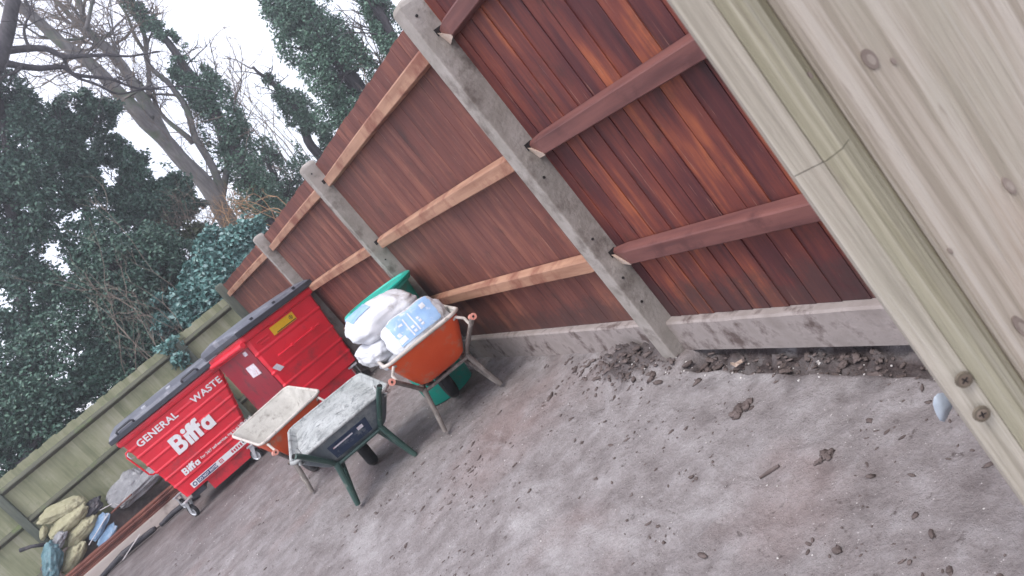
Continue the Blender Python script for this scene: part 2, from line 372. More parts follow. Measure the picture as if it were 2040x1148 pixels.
def lump_mesh(mb, c, r, seed, squash=.6, n=6):
    base = len(mb.v); rows = []
    for i in range(1, n):
        th = pi*i/n
        row = []
        for j in range(n+2):
            ph = 2*pi*j/(n+2); d = Vector((sin(th)*cos(ph), sin(th)*sin(ph), cos(th)))
            k = 1+.85*noise.noise(d*1.9+Vector((seed, seed*.7, 0)))
            row.append(len(mb.v)); mb.v.append((c[0]+d.x*r*k, c[1]+d.y*r*k*.85, c[2]+d.z*r*k*squash))
        rows.append(row)
    t = len(mb.v); mb.v.append((c[0], c[1], c[2]+r*squash)); b = len(mb.v); mb.v.append((c[0], c[1], c[2]-r*squash))
    m = n+2
    for j in range(m):
        q = (j+1) % m
        mb.f.append((t, rows[0][j], rows[0][q])); mb.f.append((b, rows[-1][q], rows[-1][j]))
        for i in range(len(rows)-1): mb.f.append((rows[i][j], rows[i+1][j], rows[i+1][q], rows[i][q]))
rng = random.Random(3)
mb = MB()
for i in range(2000):
    if i < 750 or i >= 1500:
        y = rng.uniform(.9, 5); x = rng.uniform(.05, 1.6)
    elif i < 1000:
        y = rng.gauss(3.45, .32); x = 1.62-abs(rng.gauss(0, .13))
    elif i < 1250:
        y = rng.uniform(1.3, 2.95); x = rng.uniform(1.56, 1.69)
    else:
        y = rng.uniform(4, 10); x = rng.uniform(-1.5, 1.4)
    if fbm((x, y, 1), 2.2, 2) < -.12 and (i < 750 or i >= 1500): continue
    r = min(.010, .0023*math.exp(abs(rng.gauss(0, .75))))*(1.9 if 750 <= i < 1250 else 1)*(1.25 if y > 4 else 1)
    k0 = len(mb.v); lump_mesh(mb, (0, 0, 0), r, i, rng.uniform(.3, .6), 4 if r < .006 else 6)
    a_ = rng.uniform(0, pi); el = rng.uniform(1, 2.1); z0 = ground_h(x, y)[0]+r*.15
    for k in range(k0, len(mb.v)):
        vx, vy, vz = mb.v[k]; vx *= el; mb.v[k] = (x+vx*cos(a_)-vy*sin(a_), y+vx*sin(a_)+vy*cos(a_), z0+vz)
tag(mb.build('soil_crumbs', M['clod'], smooth='all'), 'dark crumbs of soil scattered over the grey mud', 'soil', kind='stuff')
mb = MB()
for i in range(700):
    y = rng.uniform(.9, 9.5); x = rng.uniform(-1.6, 1.6)
    if y < 4 and x < .0: continue
    r = rng.uniform(.0015, .004)*(1+y*.09)
    lump_mesh(mb, (x, y, ground_h(x, y)[0]+r*.1), r, i, .6, 3)
for i in range(60):
    y = rng.uniform(1.5, 3.6); x = rng.uniform(1.5, 1.66); r = rng.uniform(.002, .007)
    lump_mesh(mb, (x, y, ground_h(x, y)[0]+r*.3), r, i, .6, 4)
tag(mb.build('stone_chips', M['stone'], smooth='all'), 'tiny pale stone chips trodden into the mud', 'gravel', kind='stuff')
for px_, (x, y), r, sq, lab in ((0, (1.335, 2.39), .042, .28, 'largest flat dark clod of soil lying on the mud near the gravel board'),
                            (1, (1.165, 1.86), .030, .3, 'crumbly dark clod lying between the twig and the timber gate'),
                            (2, (.86, 1.60), .013, .7, 'small rounded dark clod nearest the bottom edge of the view')):
    mb = MB(); h = ground_h(x, y)[0]
    for k in range(9 if px_ < 2 else 1):
        a = rng.uniform(0, 6.28); q = (r*rng.uniform(.2, 1) if px_ < 2 else 0)
        lump_mesh(mb, (x+cos(a)*q*1.2, y+sin(a)*q*.8, h+.004), r*(rng.uniform(.3, .6) if px_ < 2 else 1), k+px_*20, sq*1.5, 7)
    tag(mb.build('soil_clod', M['clod'], smooth='all'), lab, 'clod')
mb = MB(); pts = [(1.045,2.06),(1.065,2.05),(1.085,2.035),(1.105,2.01)]
mb.tube([(x, y, ground_h(x, y)[0]+.006) for x, y in pts], [.004,.006,.007,.005], 7)
tag(mb.build('broken_twig', M['clod'], smooth=True), 'short dark broken twig lying on the mud', 'twig')
def leaf_bit(name, c, s, lab, m, seed):
    r = random.Random(seed); mb = MB(); n = 9
    v = [(0,0,.01)]+[(cos(2*pi*i/n)*s*r.uniform(.5,1.1), sin(2*pi*i/n)*s*r.uniform(.4,.9), r.uniform(-.003,.022)) for i in range(n)]
    mb.add(v+[(a,b,c_-.0015) for a,b,c_ in v], [(0,i+1,(i+1)%n+1) for i in range(n)]+[(n+1,n+1+(i+1)%n+1,n+1+i+1) for i in range(n)]+[(i+1,n+2+i,n+2+(i+1)%n,(i+1)%n+1) for i in range(n)])
    o = mb.build(name, m); o.location = c; o.rotation_euler = (.5*r.random(), -.5, r.random()*6); return tag(o, lab, 'litter')
leaf_bit('dry_leaf', (1.60, 2.66, -.01), .036, 'curled pale dry leaf under the gravel board beside the concrete post', M['leaf_litter'], 1)
leaf_bit('torn_paper', (1.61, 2.19, -.01), .014, 'small torn scrap of white paper below the gravel board', M['stone'], 2)

# ------------------------------------------------------------------ brown fence with concrete posts
BASE = (1.666, 3.12, 0)
fence = thing('board_fence', 'tall red brown feather edge fence with concrete posts and gravel boards', 'fence', BASE)
def L(v): return (v[0]-BASE[0], v[1]-BASE[1], v[2])
ZT, Z1, Z2, Z3, ZG = 2.055, 1.885, 1.245, .605, .19
def bay(p0, p1, mat, rmat, nm, gz0, near=False):
    # p0 -> p1 along the fence (x,y), rails' front line
    r = random.Random(int(p0[1]*100)); a = Vector((*p0, 0)); b = Vector((*p1, 0)); d = (b-a); Ln = d.length; d.normalize()
    nrm = Vector((d.y, -d.x, 0))                  # away from the yard (+x)
    mb = MB(); s_ = 0; tones = []; lap = .004 if near else .0007
    while s_ < Ln-.02:
        s0 = s_; wd = r.uniform(.105, .14); s1 = min(s0+wd+.018, Ln); s_ += wd
        tones += [r.random()]*6
        top = ZT + r.uniform(-.006, .006); j = r.uniform(-.002, .003)
        q = a+d*s0+nrm*(.046+j+.004); q2 = a+d*s1+nrm*(.046+j-.008)
        # thick edge proud, thin edge lies under the next board
        j = r.uniform(-.0012, .0012) if near else r.uniform(-.0003, .0003)
        f0, f1 = a+d*s0+nrm*(.0605-lap*1.2+j), a+d*s1+nrm*(.0605+lap*.15+j)
        k0, k1 = a+d*s0+nrm*(.062+j), a+d*s1+nrm*(.067+j)
        vs = [f0,f1,k1,k0]
        mb.add([L((v.x, v.y, ZG+.002)) for v in vs]+[L((v.x, v.y, top)) for v in vs],
               [(0,1,2,3),(4,7,6,5),(0,4,5,1),(1,5,6,2),(2,6,7,3),(3,7,4,0)])
    set_board(mb.build('board_panel', mat, fence), tones)
    for z in (Z1, Z2, Z3):
        mb = MB(); m0 = a-d*.0+nrm*.045; m1 = b+nrm*.045
        prof = [(0,-.046),(.0,.046),(-.048,.032),(-.054,.026),(-.056,-.038),(-.052,-.042)]
        # section: side axis of beam = d x up = nrm-ish; front is -nrm
        sgn = 1
        vs = []; fs = []; ts = [0, .135/Ln]+[.135/Ln+(1-.27/Ln)*k/7 for k in range(1, 7)]+[1-.135/Ln, 1]; segs = len(ts)-1
        for k in range(segs+1):
            t = ts[k]; c = a.lerp(b, t)+nrm*.045; z_ = z + .006*sin(t*pi)*r.choice((1,)) 
            e = min(t, 1-t)*Ln+1e-4; tp = 1 if e > .13 else .55+.45*e/.13
            tz = .55+.45*(tp-.55)/.45 if tp < 1 else 1
            td = 1 if e > .13 else .30+.70*e/.13
            for (o_, u) in prof: vs.append(L(tuple(c + nrm*o_*td + Vector((0,0,z_+u*max(tz,.8))))))
        m = len(prof)
        for k in range(segs):
            for i in range(m):
                q = (i+1) % m; fs.append((k*m+i, k*m+q, (k+1)*m+q, (k+1)*m+i))
        fs += [tuple(range(m)), tuple(segs*m+i for i in range(m))[::-1]]
        mb.add(vs, fs); rail = mb.build('arris_rail', rmat, fence)
        if near:                                   # freshly sawn taper where the rail meets the post
            mb = MB(); e0 = b+nrm*.043; e1 = b-d*.10+nrm*.043
            e1 = b-d*.135+nrm*.045; e0 = b+nrm*.045
            V3 = lambda p, o_, z_: p-nrm*o_+Vector((0,0,z+z_))
            q = [V3(e0,.034,.022), V3(e1,.0585,-.036), V3(e1+d*.004,.054,-.045), V3(e0,.014,-.052), V3(e0,.0,.0)]
            mb.add([L(tuple(v)) for v in q], [(0,3,2,1),(0,4,3),(0,1,4),(1,2,4),(2,3,4)])
            mb.build('sawn_end', M['sawn'], rail)
    mb = MB(); n = 40; vs = []; fs = []
    for k in range(n+1):
        c = a.lerp(b, k/n); w = .004*fbm((k*.3, p0[1], 0), 1.5, 3)
        for o_, z_ in ((.012, gz0), (.070, gz0), (.070, ZG), (.020+w, ZG+w*.6), (.012, ZG-.010+w)):
            v = c+nrm*o_; vs.append(L((v.x, v.y, z_)))
    for k in range(n):
        for i in range(5):
            q = (i+1) % 5; fs.append((k*5+i, k*5+q, (k+1)*5+q, (k+1)*5+i))
    fs += [(0,1,2,3,4), tuple(n*5+i for i in (4,3,2,1,0))]
    mb.add(vs, fs); mb.build('gravel_board', M['gravelboard'], fence)
PW = .1
P_ = {'A': (1.666, 3.12), 'B': (1.655, 6.13), 'C': (1.485, 9.22), 'D': (1.06, 12.52)}
def shift(p, q, s):
    v = Vector(q)-Vector(p); v.normalize(); return tuple(Vector(p)+v*s)
bay((1.666, .12), (1.666, 3.07), M['boards_near'], M['rail_dark'], 'near', .015, True)
for p, q in (('A','B'), ('B','C'), ('C','D')):
    bay(shift(P_[p], P_[q], .05), shift(P_[q], P_[p], .05), M['boards_far'], M['rail'], p+q, -.08)
def post(p, mat, parent, h=2.10, fx=-.062, bx=.075, hw=.05, holes=True, off=BASE):
    mb = MB(); x, y = p[0]-off[0], p[1]-off[1]
    vs = []; fs = []
    rings = [(-.1,1),(0,1),(h-.02,1),(h,.86),(h+.012,.4)]
    cx = (fx+bx)/2
    for z, k in rings:
        for sx, sy in ((-1,-1),(1,-1),(1,1),(-1,1)):
            vs.append((x+cx+sx*(bx-fx)/2*k, y+sy*hw*k, z))
    for i in range(len(rings)-1):
        for j in range(4):
            q = (j+1) % 4; fs.append((i*4+j, i*4+q, i*4+4+q, i*4+4+j))
    fs += [(3,2,1,0), tuple(len(rings)*4-4+j for j in range(4))]
    mb.add(vs, fs); o = mb.build('concrete_post', mat, parent, bevel=.007)
    if holes:
        for z in (Z1+.13, Z2-.13, Z2-.5, Z3-.10, Z3-.25):
            m2 = MB(); rot = Matrix.Translation((x+fx*.25, y-hw-.0015, z)) @ Matrix.Rotation(R(90), 4, 'X')
            m2.lathe([(0,.004),(.0065,.004),(.0065,-.004)], 10, rot); m2.build('bolt_hole', M['hole'], o)
        for z in (Z1, Z2, Z3):
            m2 = MB(); m2.box((x+.006, y-hw-.0025, z+.006), (x+.05, y-hw+.01, z+.040)); m2.build('mortice', M['hole'], o)
    return o
for k in 'ABCD': post(P_[k], M['concrete'] if k != 'D' else M['post_moss'], fence, holes=(k in 'AB'))
post((1.666, .06), M['concrete'], fence, holes=False)

# ------------------------------------------------------------------ mossy back fence
BB = (1.0, 12.72, 0)
back = thing('mossy_fence', 'low green stained timber fence across the back of the yard', 'fence', BB)
mb = MB(); r = random.Random(5); n = 75
for i in range(n):
    x0 = 1.0-i*.1-.1; x1 = x0+.118; top = 1.90+r.uniform(-.012,.012)
    mb.add([(x0-BB[0],.0,.12),(x1-BB[0],.006,.12),(x1-BB[0],.02,.12),(x0-BB[0],.016,.12),(x0-BB[0],.0,top),(x1-BB[0],.006,top),(x1-BB[0],.02,top),(x0-BB[0],.016,top)],
           [(0,3,2,1),(4,5,6,7),(0,1,5,4),(1,2,6,5),(2,3,7,6),(3,0,4,7)])
set_board(mb.build('board_panel', M['boards_moss'], back), [random.Random(i//6).random() for i in range(n*6)])
for x0, x1 in ((-6.5,-3.09), (-2.97,.02), (.12, 1.0)):
    for z in (1.74, 1.20, .5):
        mb = MB()
        mb.beam((x0-BB[0], .0, z), (x1-BB[0], .0, z), [(.003,.045),(.003,-.045),(-.05,-.008),(-.05,.008)]) if False else None
        v = []
        for x in (x0-BB[0], x1-BB[0]): v += [(x,.004,z+.052),(x,-.066,z+.004),(x,-.066,z-.012),(x,.004,z-.052)]
        mb.add(v, [(0,1,2,3),(7,6,5,4),(0,4,5,1),(1,5,6,2),(2,6,7,3),(3,7,4,0)])
        mb.build('arris_rail', M['rail_moss_shade'], back)
for x in (-6.5, -3.03, .07):
    mb = MB(); mb.box((x-.055-BB[0], -.075, -.05), (x+.055-BB[0], .02, 1.82)); mb.build('post', M['post_moss'], back, bevel=.006)

# ------------------------------------------------------------------ timber gate at the right, close to the lens
az = R(42.9); D0 = .56
G0 = Vector((sin(az)*D0, cos(az)*D0, 0))
ga = R(-30)                                        # the gate's face runs away to the right, towards us
gate = thing('timber_gate', 'pale green tinged softwood gate standing open close by at right', 'gate', tuple(G0), (0,0,ga))
# local: x along the face, -y towards the camera; plan profile of the stile
def prism(name, prof, z0, z1, m, parent, jit=0, steps=1, smooth=False):
    mb = MB(); n = len(prof); r = random.Random(len(prof)+int(z0*10))
    for k in range(steps+1):
        z = z0+(z1-z0)*k/steps
        for x, y in prof:
            w = jit*fbm((x*40, y*40, z), 2.2, 4); mb.v.append((x+w, y+w*.5, z))
    for k in range(steps):
        for i in range(n):
            q = (i+1) % n; mb.f.append((k*n+i, k*n+q, k*n+n+q, k*n+n+i))
    mb.f += [tuple(range(n))[::-1], tuple(steps*n+i for i in range(n))]
    return mb.build(name, m, parent, bevel=0)
zj = 1.327
for z0, z1 in ((.12, zj-.0004), (zj+.0004, 2.3)):
    s = .0 if z0 < 1 else .0
    prism('stile_edge', [(0,-.0),(.0165,-.0125),(.0188,-.013),(.0188,.02),(.002,.02)], z0, z1, M['gate_edge'], gate, .0016, 260)
    prism('stile', [(.0190,-.0145),(.0202,-.0155),(.0330,-.0155),(.0342,-.0146),(.0440,-.0065),(.0445,.02),(.0190,.02)], z0, z1, M['gate_green'], gate, .0009, 200)
xb = .052; r = random.Random(9)
for k, wd in enumerate((.150, .148, .150)):
    yb = -.004
    prism('gate_board', [(xb,yb+.004),(xb+.003,yb),(xb+wd-.003,yb),(xb+wd,yb+.004),(xb+wd,yb+.02),(xb,yb+.02)], .12, 2.3, M['gate'], gate, .0004, 60)
    xb += wd+.0015
mb = MB(); mb.box((.040,.004,.12), (.52,.019,2.3)); mb.build('backing_strip', M['gate_green'], gate)
def gate_local(px, py, yplane):                    # line of sight onto the gate's face
    d = CU*((px-1020)/FPX)+CV*((py-574)/FPX)+CF
    inv = (Matrix.Translation(G0) @ Matrix.Rotation(ga, 4, 'Z')).inverted()
    o = inv @ EYE; dd = inv.to_3x3() @ d; t = (yplane-o.y)/dd.y
    return o+dd*t
for i, (px, py) in enumerate(((1922,758), (1957,826))):
    c = gate_local(px, py, -.0157); mb = MB()
    rot = Matrix.Translation(c) @ Matrix.Rotation(R(90), 4, 'X')
    mb.lathe([(.0040,.00005),(.0048,.0003),(.0062,.0003),(.0066,-.002)], 20, rot)
    o = mb.build('screw_shade_ring', M['countersink_shade'], gate, smooth=True)  # flat ring, no real recess; its dark colour is the countersink's shade
    mb = MB(); mb.lathe([(0,.0002),(.0038,.0003),(.0045,.00015),(.0047,-.001)], 20, rot); o2 = mb.build('screw_head', M['rusty'], o, smooth=True)
    mb = MB()
    for a in (.4+i, .4+i+pi/2):
        q = rot @ Matrix.Rotation(a, 4, 'Z'); mb.box((-.0030,-.0006,.0001), (.0030,.0006,.00055), q)
    mb.build('screw_slot', M['hole'], o2)
for px, py, rx, rz in ((1733,118,.0045,.0085), (1614,150,.0013,.0028), (2036,652,.004,.012), (1780,122,.0015,.003), (2010,370,.003,.008), (1893,500,.0012,.003)):
    c = gate_local(px, py, -.0047); mb = MB()
    rot = Matrix.Translation(c) @ Matrix.Rotation(R(90), 4, 'X') @ Matrix.Rotation(R(6), 4, 'Z') @ Matrix.Diagonal((rx, rz, 1, 1))
    mb.lathe([(0,.0006),(.97,.0006),(1.0,-.001)], 20, rot); kn = mb.build('knot', M['knot'], gate)
    if rx > .002:
        mb = MB(); mb.lathe([(0,.0008),(.5,.0008),(.53,.0005)], 18, rot @ Matrix.Translation((.08,-.1,0))); mb.build('knot_heart', M['knot_heart'], kn)
# pale blue scrap behind the gate edge
c = P(1879, 812, .62); mb = MB(); n = 14; vs = []
for k in range(n):
    t = 2*pi*k/n; w = 1+.12*sin(3*t+1); vs.append((.0115*cos(t)*w, 0, .0165*sin(t)*w*(1.0 if sin(t) < 0 else 1.25)))
for off in (0, .0012): mb.v += [(x, .004*sin(x*200)+off, z) for x, _, z in vs]+[(0, -.003+off, 0)]
mb.f = [(n, i, (i+1)%n) for i in range(n)]+[(2*n+1, n+1+(i+1)%n, n+1+i) for i in range(n)]+[(i, n+1+i, n+1+(i+1)%n, (i+1)%n) for i in range(n)]
o = mb.build('plastic_scrap', M['scrap_blue'], smooth='all'); o.location = c; o.rotation_euler = (0, R(18), R(-38))
tag(o, 'pale blue plastic scrap sticking out behind the gate edge', 'scrap')

# ------------------------------------------------------------------ lettering
def text(s, size, m, name, parent, mtx, bold=0.0, sx=1.0, depth=.0015, align='LEFT', shear=0):
    cu = bpy.data.curves.new(name, 'FONT'); cu.body = s; cu.size = size; cu.offset = bold; cu.extrude = depth; cu.align_x = align; cu.shear = shear
    cu.space_character = 1.0+bold*6/size*.5
    t = bpy.data.objects.new(name, cu); COL.objects.link(t)
    dg = bpy.context.evaluated_depsgraph_get(); me = bpy.data.meshes.new_from_object(t.evaluated_get(dg))
    COL.objects.unlink(t); bpy.data.objects.remove(t)
    me.transform(mtx @ Matrix.Diagonal((sx, 1, 1, 1))); me.materials.clear(); me.materials.append(m)
    o = bpy.data.objects.new(name, me); COL.objects.link(o); o.parent = parent; return o

# ------------------------------------------------------------------ waste containers
def container(name, label, loc, rot, W_, Dp, zt, zb, tapx, tapf, tapb, ribs, lidspec):
    """x across the front (0..W), y back, z up; front face at y=0 on top."""
    t = thing(name, label, 'waste container', loc, rot, 'waste containers')
    zs = [(zb, 0)]
    for z in ribs: zs += [(z-.020, 0), (z-.009, .008), (z+.009, .008), (z+.020, 0)]
    zs += [(zt-.085, 0), (zt-.08, .026), (zt-.055, .034), (zt-.025, .034), (zt-.002, .026)]
    mb = MB(); k = 8
    def ring(z, o):
        f = (zt-z)/(zt-zb); x0 = tapx[0]*f-o; x1 = W_-tapx[1]*f+o; y0 = tapf*f-o; y1 = Dp-tapb*f+o; c = .03
        return [(x0+c,y0,z),(x1-c,y0,z),(x1,y0+c,z),(x1,y1-c,z),(x1-c,y1,z),(x0+c,y1,z),(x0,y1-c,z),(x0,y0+c,z)]
    for z, o in zs: mb.v += ring(z, o)
    for i in range(len(zs)-1):
        for j in range(k):
            q = (j+1) % k; mb.f.append((i*k+j, i*k+q, i*k+k+q, i*k+k+j))
    mb.f += [tuple(range(k))[::-1], tuple((len(zs)-1)*k+j for j in range(k))]
    mb.build('body', M['bin_red'], t, bevel=.004, seg=1)
    return t
def face_mtx(x, z, zt, zb, tapf, out=.003):        # lettering frame on the sloping front
    ang = math.atan2(tapf, zt-zb); y = tapf*(zt-z)/(zt-zb)-out
    return Matrix.Translation((x, y, z)) @ Matrix.Rotation(R(90)+(-ang if False else ang), 4, 'X')
def caster(parent, x, y, ztop, yaw, r=.085):
    mtx = Matrix.Translation((x, y, 0)) @ Matrix.Rotation(yaw, 4, 'Z')
    mb = MB()
    mb.box((-.06,-.05,ztop-.012),(.06,.05,ztop+.01), mtx)
    for s in (-1, 1):
        a = [(s*.034,-.045,ztop-.013),(s*.034,.045,ztop-.013),(s*.034,.075,r-.02),(s*.034,.045,r-.03),(s*.034,.028,r+.01)]
        n = len(a); b = [(p[0]-s*.006,p[1],p[2]) for p in a]
        mb.add(a+b, [tuple(range(n)), tuple(range(n,2*n))[::-1]]+[(i,(i+1)%n,(i+1)%n+n,i+n) for i in range(n)], mtx)
    c = mb.build('caster', M['galv'], parent, bevel=.003, seg=1)
    rot = mtx @ Matrix.Translation((0,.05,r)) @ Matrix.Rotation(R(90), 4, 'Y')
    mb = MB(); mb.lathe([(r*.72,-.020),(r*.95,-.020),(r,-.012),(r,.012),(r*.95,.020),(r*.72,.020)], 28, rot); mb.build('tyre', M['rubber'], c, smooth=True)
    mb = MB(); mb.lathe([(0,-.022),(r*.25,-.022),(r*.3,-.014),(r*.6,-.012),(r*.735,-.021),(r*.735,.021),(r*.6,.012),(r*.3,.014),(r*.25,.022),(0,.022)], 28, rot); mb.build('wheel_hub', M['galv'], c, smooth=True)

# left container: front with lettering
W1, D1, ZT1, ZB1, TF1 = 1.42, 1.1, 1.30, .25, .10
LB = (-1.215, 10.10, 0)
t = container('waste_container', 'smaller red wheeled waste container with white lettering, by the mossy fence', LB, (0, R(1.2), R(-2)), W1, D1, ZT1, ZB1, (.11, .30), TF1, .25, (.44, .58, .72, .86, 1.0, 1.12), None)
f1 = lambda x, z, o=.014: face_mtx(x, z, ZT1, ZB1, TF1, o)
mb = MB()                                          # lid
v = []; 
prof = [(-.05,1.315),(-.055,1.365),(-.03,1.375),(.28,1.405),(.85,1.435),(1.13,1.42),(1.14,1.33),(1.1,1.315)]
for x, k in ((-.05,.0),(-.03,.02),(W1/2,.03),(W1+.03,.02),(W1+.05,.0)):
    v += [(x, y, z+(k if z > 1.37 else 0)) for y, z in prof]
n = len(prof); mb.add(v, [(i*n+j, i*n+(j+1)%n, i*n+n+(j+1)%n, i*n+n+j) for i in range(4) for j in range(n)]+[tuple(range(n))[::-1], tuple(4*n+j for j in range(n))])
lid = mb.build('lid', M['lid'], t, bevel=.008)
mb = MB(); mb.box((-.065,-.066,1.305),(W1+.065,-.050,1.362)); mb.box((-.062,-.05,1.305),(-.046,1.0,1.36)); mb.box((W1+.046,-.05,1.305),(W1+.062,1.0,1.36))
mb.build('lid_lip', M['lid_edge'], lid, bevel=.006)
for x in (.18, 1.08):
    mb = MB(); mb.tube([(x-.11,-.045,1.36),(x-.11,-.06,1.395),(x-.09,-.06,1.41),(x+.09,-.06,1.41),(x+.11,-.06,1.395),(x+.11,-.045,1.36)], .014, 8)
    mb.build('lid_handle', M['lid_edge'], lid, smooth=True)
for x in (.45, .80):
    mb = MB(); mb.box((x-.03,.12,1.40),(x+.03,.2,1.44)); mb.build('lid_catch', M['galv'], lid, bevel=.006)
text('GENERAL', .118, M['white'], 'lettering', t, f1(.13, 1.085), .0026, 1.04)
text('WASTE', .118, M['white'], 'lettering', t, f1(.90, 1.08), .0026, 1.04)
def logo(m, parent, mtx):
    """heavy rounded lettering, unit = cap height"""
    cu = bpy.data.curves.new('lettering', 'CURVE'); cu.dimensions = '2D'; cu.fill_mode = 'BOTH'; cu.extrude = .0015
    def sp(pts):
        q = cu.splines.new('POLY'); q.points.add(len(pts)-1); q.use_cyclic_u = True
        for a, (x, y) in zip(q.points, pts): a.co = (x, y, 0, 1)
    def arc(cx, cy, rx, ry, a0, a1, n=10): return [(cx+rx*cos(R(a0+(a1-a0)*k/n)), cy+ry*sin(R(a0+(a1-a0)*k/n))) for k in range(n+1)]
    sp([(0,0)]+arc(.52,.29,.33,.29,-90,48)+arc(.48,.75,.31,.25,-40,90)+[(0,1)])                       # B
    sp([(.29,.20),(.29,.40)]+arc(.45,.30,.11,.10,90,-90)); sp([(.29,.61),(.29,.79)]+arc(.43,.70,.10,.09,90,-90))
    sp([(.92,0),(1.20,0),(1.20,.68),(.92,.68)]); sp(arc(1.06,.86,.15,.135,0,345,16))                  # i
    sp([(1.25,0),(1.53,0),(1.53,.50),(1.66,.50),(1.66,0),(1.94,0),(1.94,.50),(2.10,.50),(2.10,.70),(1.94,.70)]+[(1.95,.80),(2.02,.84),(2.12,.83),(2.12,1.03)]+arc(1.93,.78,.27,.27,75,150,6)+[(1.62,.84),(1.70,1.00)]+arc(1.52,.78,.27,.26,75,180,8)+[(1.25,.70),(1.20,.70),(1.20,.50),(1.25,.50)])   # ff
    sp(arc(2.46,.34,.34,.36,60,300,16)+[(2.62,.06),(2.62,0),(2.90,0),(2.90,.68),(2.62,.68)])          # a
    sp(arc(2.50,.34,.12,.13,0,345,14))
    o = bpy.data.objects.new('lettering', cu); COL.objects.link(o); dg = bpy.context.evaluated_depsgraph_get()
    me = bpy.data.meshes.new_from_object(o.evaluated_get(dg)); COL.objects.unlink(o); bpy.data.objects.remove(o)
    me.transform(mtx); me.materials.clear(); me.materials.append(m)
    o = bpy.data.objects.new('lettering', me); COL.objects.link(o); o.parent = parent; return o
SK = Matrix(((1,.05,0,0),(0,1,0,0),(0,0,1,0),(0,0,0,1)))
logo(M['white'], t, f1(.38, .715) @ SK @ Matrix.Diagonal((.190,.228,1,1)))
logo(M['white'], t, f1(.27, .470) @ SK @ Matrix.Diagonal((.078,.088,1,1)))
text('For 24/7 self-service, log in at biffa.co.uk', .046, M['white'], 'lettering', t, f1(.53, .500), .0010, .92)
mb = MB(); q = f1(.21, .285, .014)
mb.box((.03,0,0),(.98,.075,.0015), q); st = mb.build('sticker_strip', M['white'], t)
mb = MB(); mb.box((.115,.008,.0016),(.40,.066,.0026), q); mb.build('navy_panel', M['navy'], st)
mb = MB(); mb.lathe([(.016,.0016),(.028,.0018),(.028,.0026),(.016,.0026),(.016,.0016)], 24, q @ Matrix.Translation((.075,.037,.0006))); mb.build('prohibition_sign', M['navy'], st)
text('DO NOT ENTER', .042, M['white'], 'lettering', st, q @ Matrix.Translation((.125,.022,.0030)), .0012, .86, .0004)
mb = MB(); mb.box((.44,.014,.0016),(.49,.062,.0024), q); mb.build('red_panel', M['redink'], st)
text('N', .05, M['white'], 'lettering', st, q @ Matrix.Translation((.45,.02,.0026)), .001, .8, .0004)
mb = MB(); 
for k in range(5): mb.box((.62+k*.033,.016,.0016),(.642+k*.033,.058-.008*(k%2),.0024), q)
mb.build('red_print', M['redink'], st)
for x in (.80, .89):
    mb = MB(); mb.lathe([(0,.003),(.012,.003),(.013,.0016)], 14, q @ Matrix.Translation((x,.04,0))); mb.build('rivet', M['ink'], st)
mb = MB(); mb.box((.40,.16,.10),(1.10,.75,.248)); mb.build('fork_channel', M['bin_red'], t, bevel=.008)
for x0, x1 in ((.16,.34), (1.04,1.11)):
    mb = MB(); mb.box((x0,.14,.175),(x1,.90,.249)); mb.build('axle_beam', M['lid_edge'], t, bevel=.006)
for x, y, a in ((.09,.06,.6), (-.10,1.12,.4), (1.06,.10,.9), (1.08,.8,.4)): caster(t, x, y, .23, a)
mb = MB(); mb.tube([(.015,.10,1.14),(-.035,.09,1.13),(-.055,.09,1.08),(-.01,.11,.76),(.02,.12,.73),(.06,.14,.73)], .011, 8)
mb.build('side_handle', M['bin_red'], t, smooth=True)
mb = MB(); mb.box((W1-.006,.10,.86),(W1+.003,.12,.95)) if False else None
# tug eye at rim corner
mb = MB(); mb.tube([(.0,-.02,1.12),(-.02,-.035,1.10),(-.01,-.035,1.05),(.02,-.015,1.04)], .009, 8); mb.build('tug_loop', M['galv'], t, smooth=True)

# right container: plain front, yellow sticker, bar handle
W2, D2, ZT2, ZB2, TF2 = .985, 1.2, 1.295, .28, .06
t = container('waste_container', 'larger red waste container with yellow sticker and bar handle, beside the brown fence', (.475, 8.62, 0), (0, R(3.6), R(18)), W2, D2, ZT2, ZB2, (.045, .045), TF2, .06, (.42, .58, .76, 1.03), None)
t.location.z = .05
f2 = lambda x, z, o=.014: face_mtx(x, z, ZT2, ZB2, TF2, o)
mb = MB(); v = []
prof = [(-.05,1.30),(-.055,1.355),(-.03,1.365),(.22,1.395),(.80,1.425),(1.24,1.40),(1.25,1.32),(1.2,1.30)]
for x, k in ((-.05,0),(-.02,.02),(W2/2,.035),(W2+.02,.02),(W2+.05,0)): v += [(x, y, z+(k if z > 1.36 else 0)) for y, z in prof]
n = len(prof); mb.add(v, [(i*n+j, i*n+(j+1)%n, i*n+n+(j+1)%n, i*n+n+j) for i in range(4) for j in range(n)]+[tuple(range(n))[::-1], tuple(4*n+j for j in range(n))])
lid = mb.build('lid', M['lid'], t, bevel=.01)
mb = MB(); mb.box((-.068,-.07,1.295),(W2+.068,-.05,1.36)); mb.box((-.062,-.05,1.30),(-.046,1.15,1.355)); mb.box((W2+.046,-.05,1.30),(W2+.062,1.15,1.355)); mb.build('lid_lip', M['lid_edge'], lid, bevel=.007)
for x in (.2, .52, .82):
    mb = MB(); mb.box((x-.02,-.045,1.365),(x+.02,-.01,1.40)); mb.build('lid_lug', M['lid_edge'], lid, bevel=.006)
mb = MB(); mb.tube([(-.055,-.02,1.21),(-.055,1.15,1.21)], .03, 10); mb.build('lifting_rim', M['bin_red'], t, smooth=True)
q = f2(.30, 1.085); mb = MB(); mb.box((0,0,-.0),(.335,.10,.002), q); st = mb.build('yellow_sticker', M['yellow'], t)
mb = MB(); mb.box((.05,.006,.0021),(.33,.016,.0029), q)
q2 = q @ Matrix.Translation((.285,.055,0)) @ Matrix.Rotation(.4, 4, 'Z')
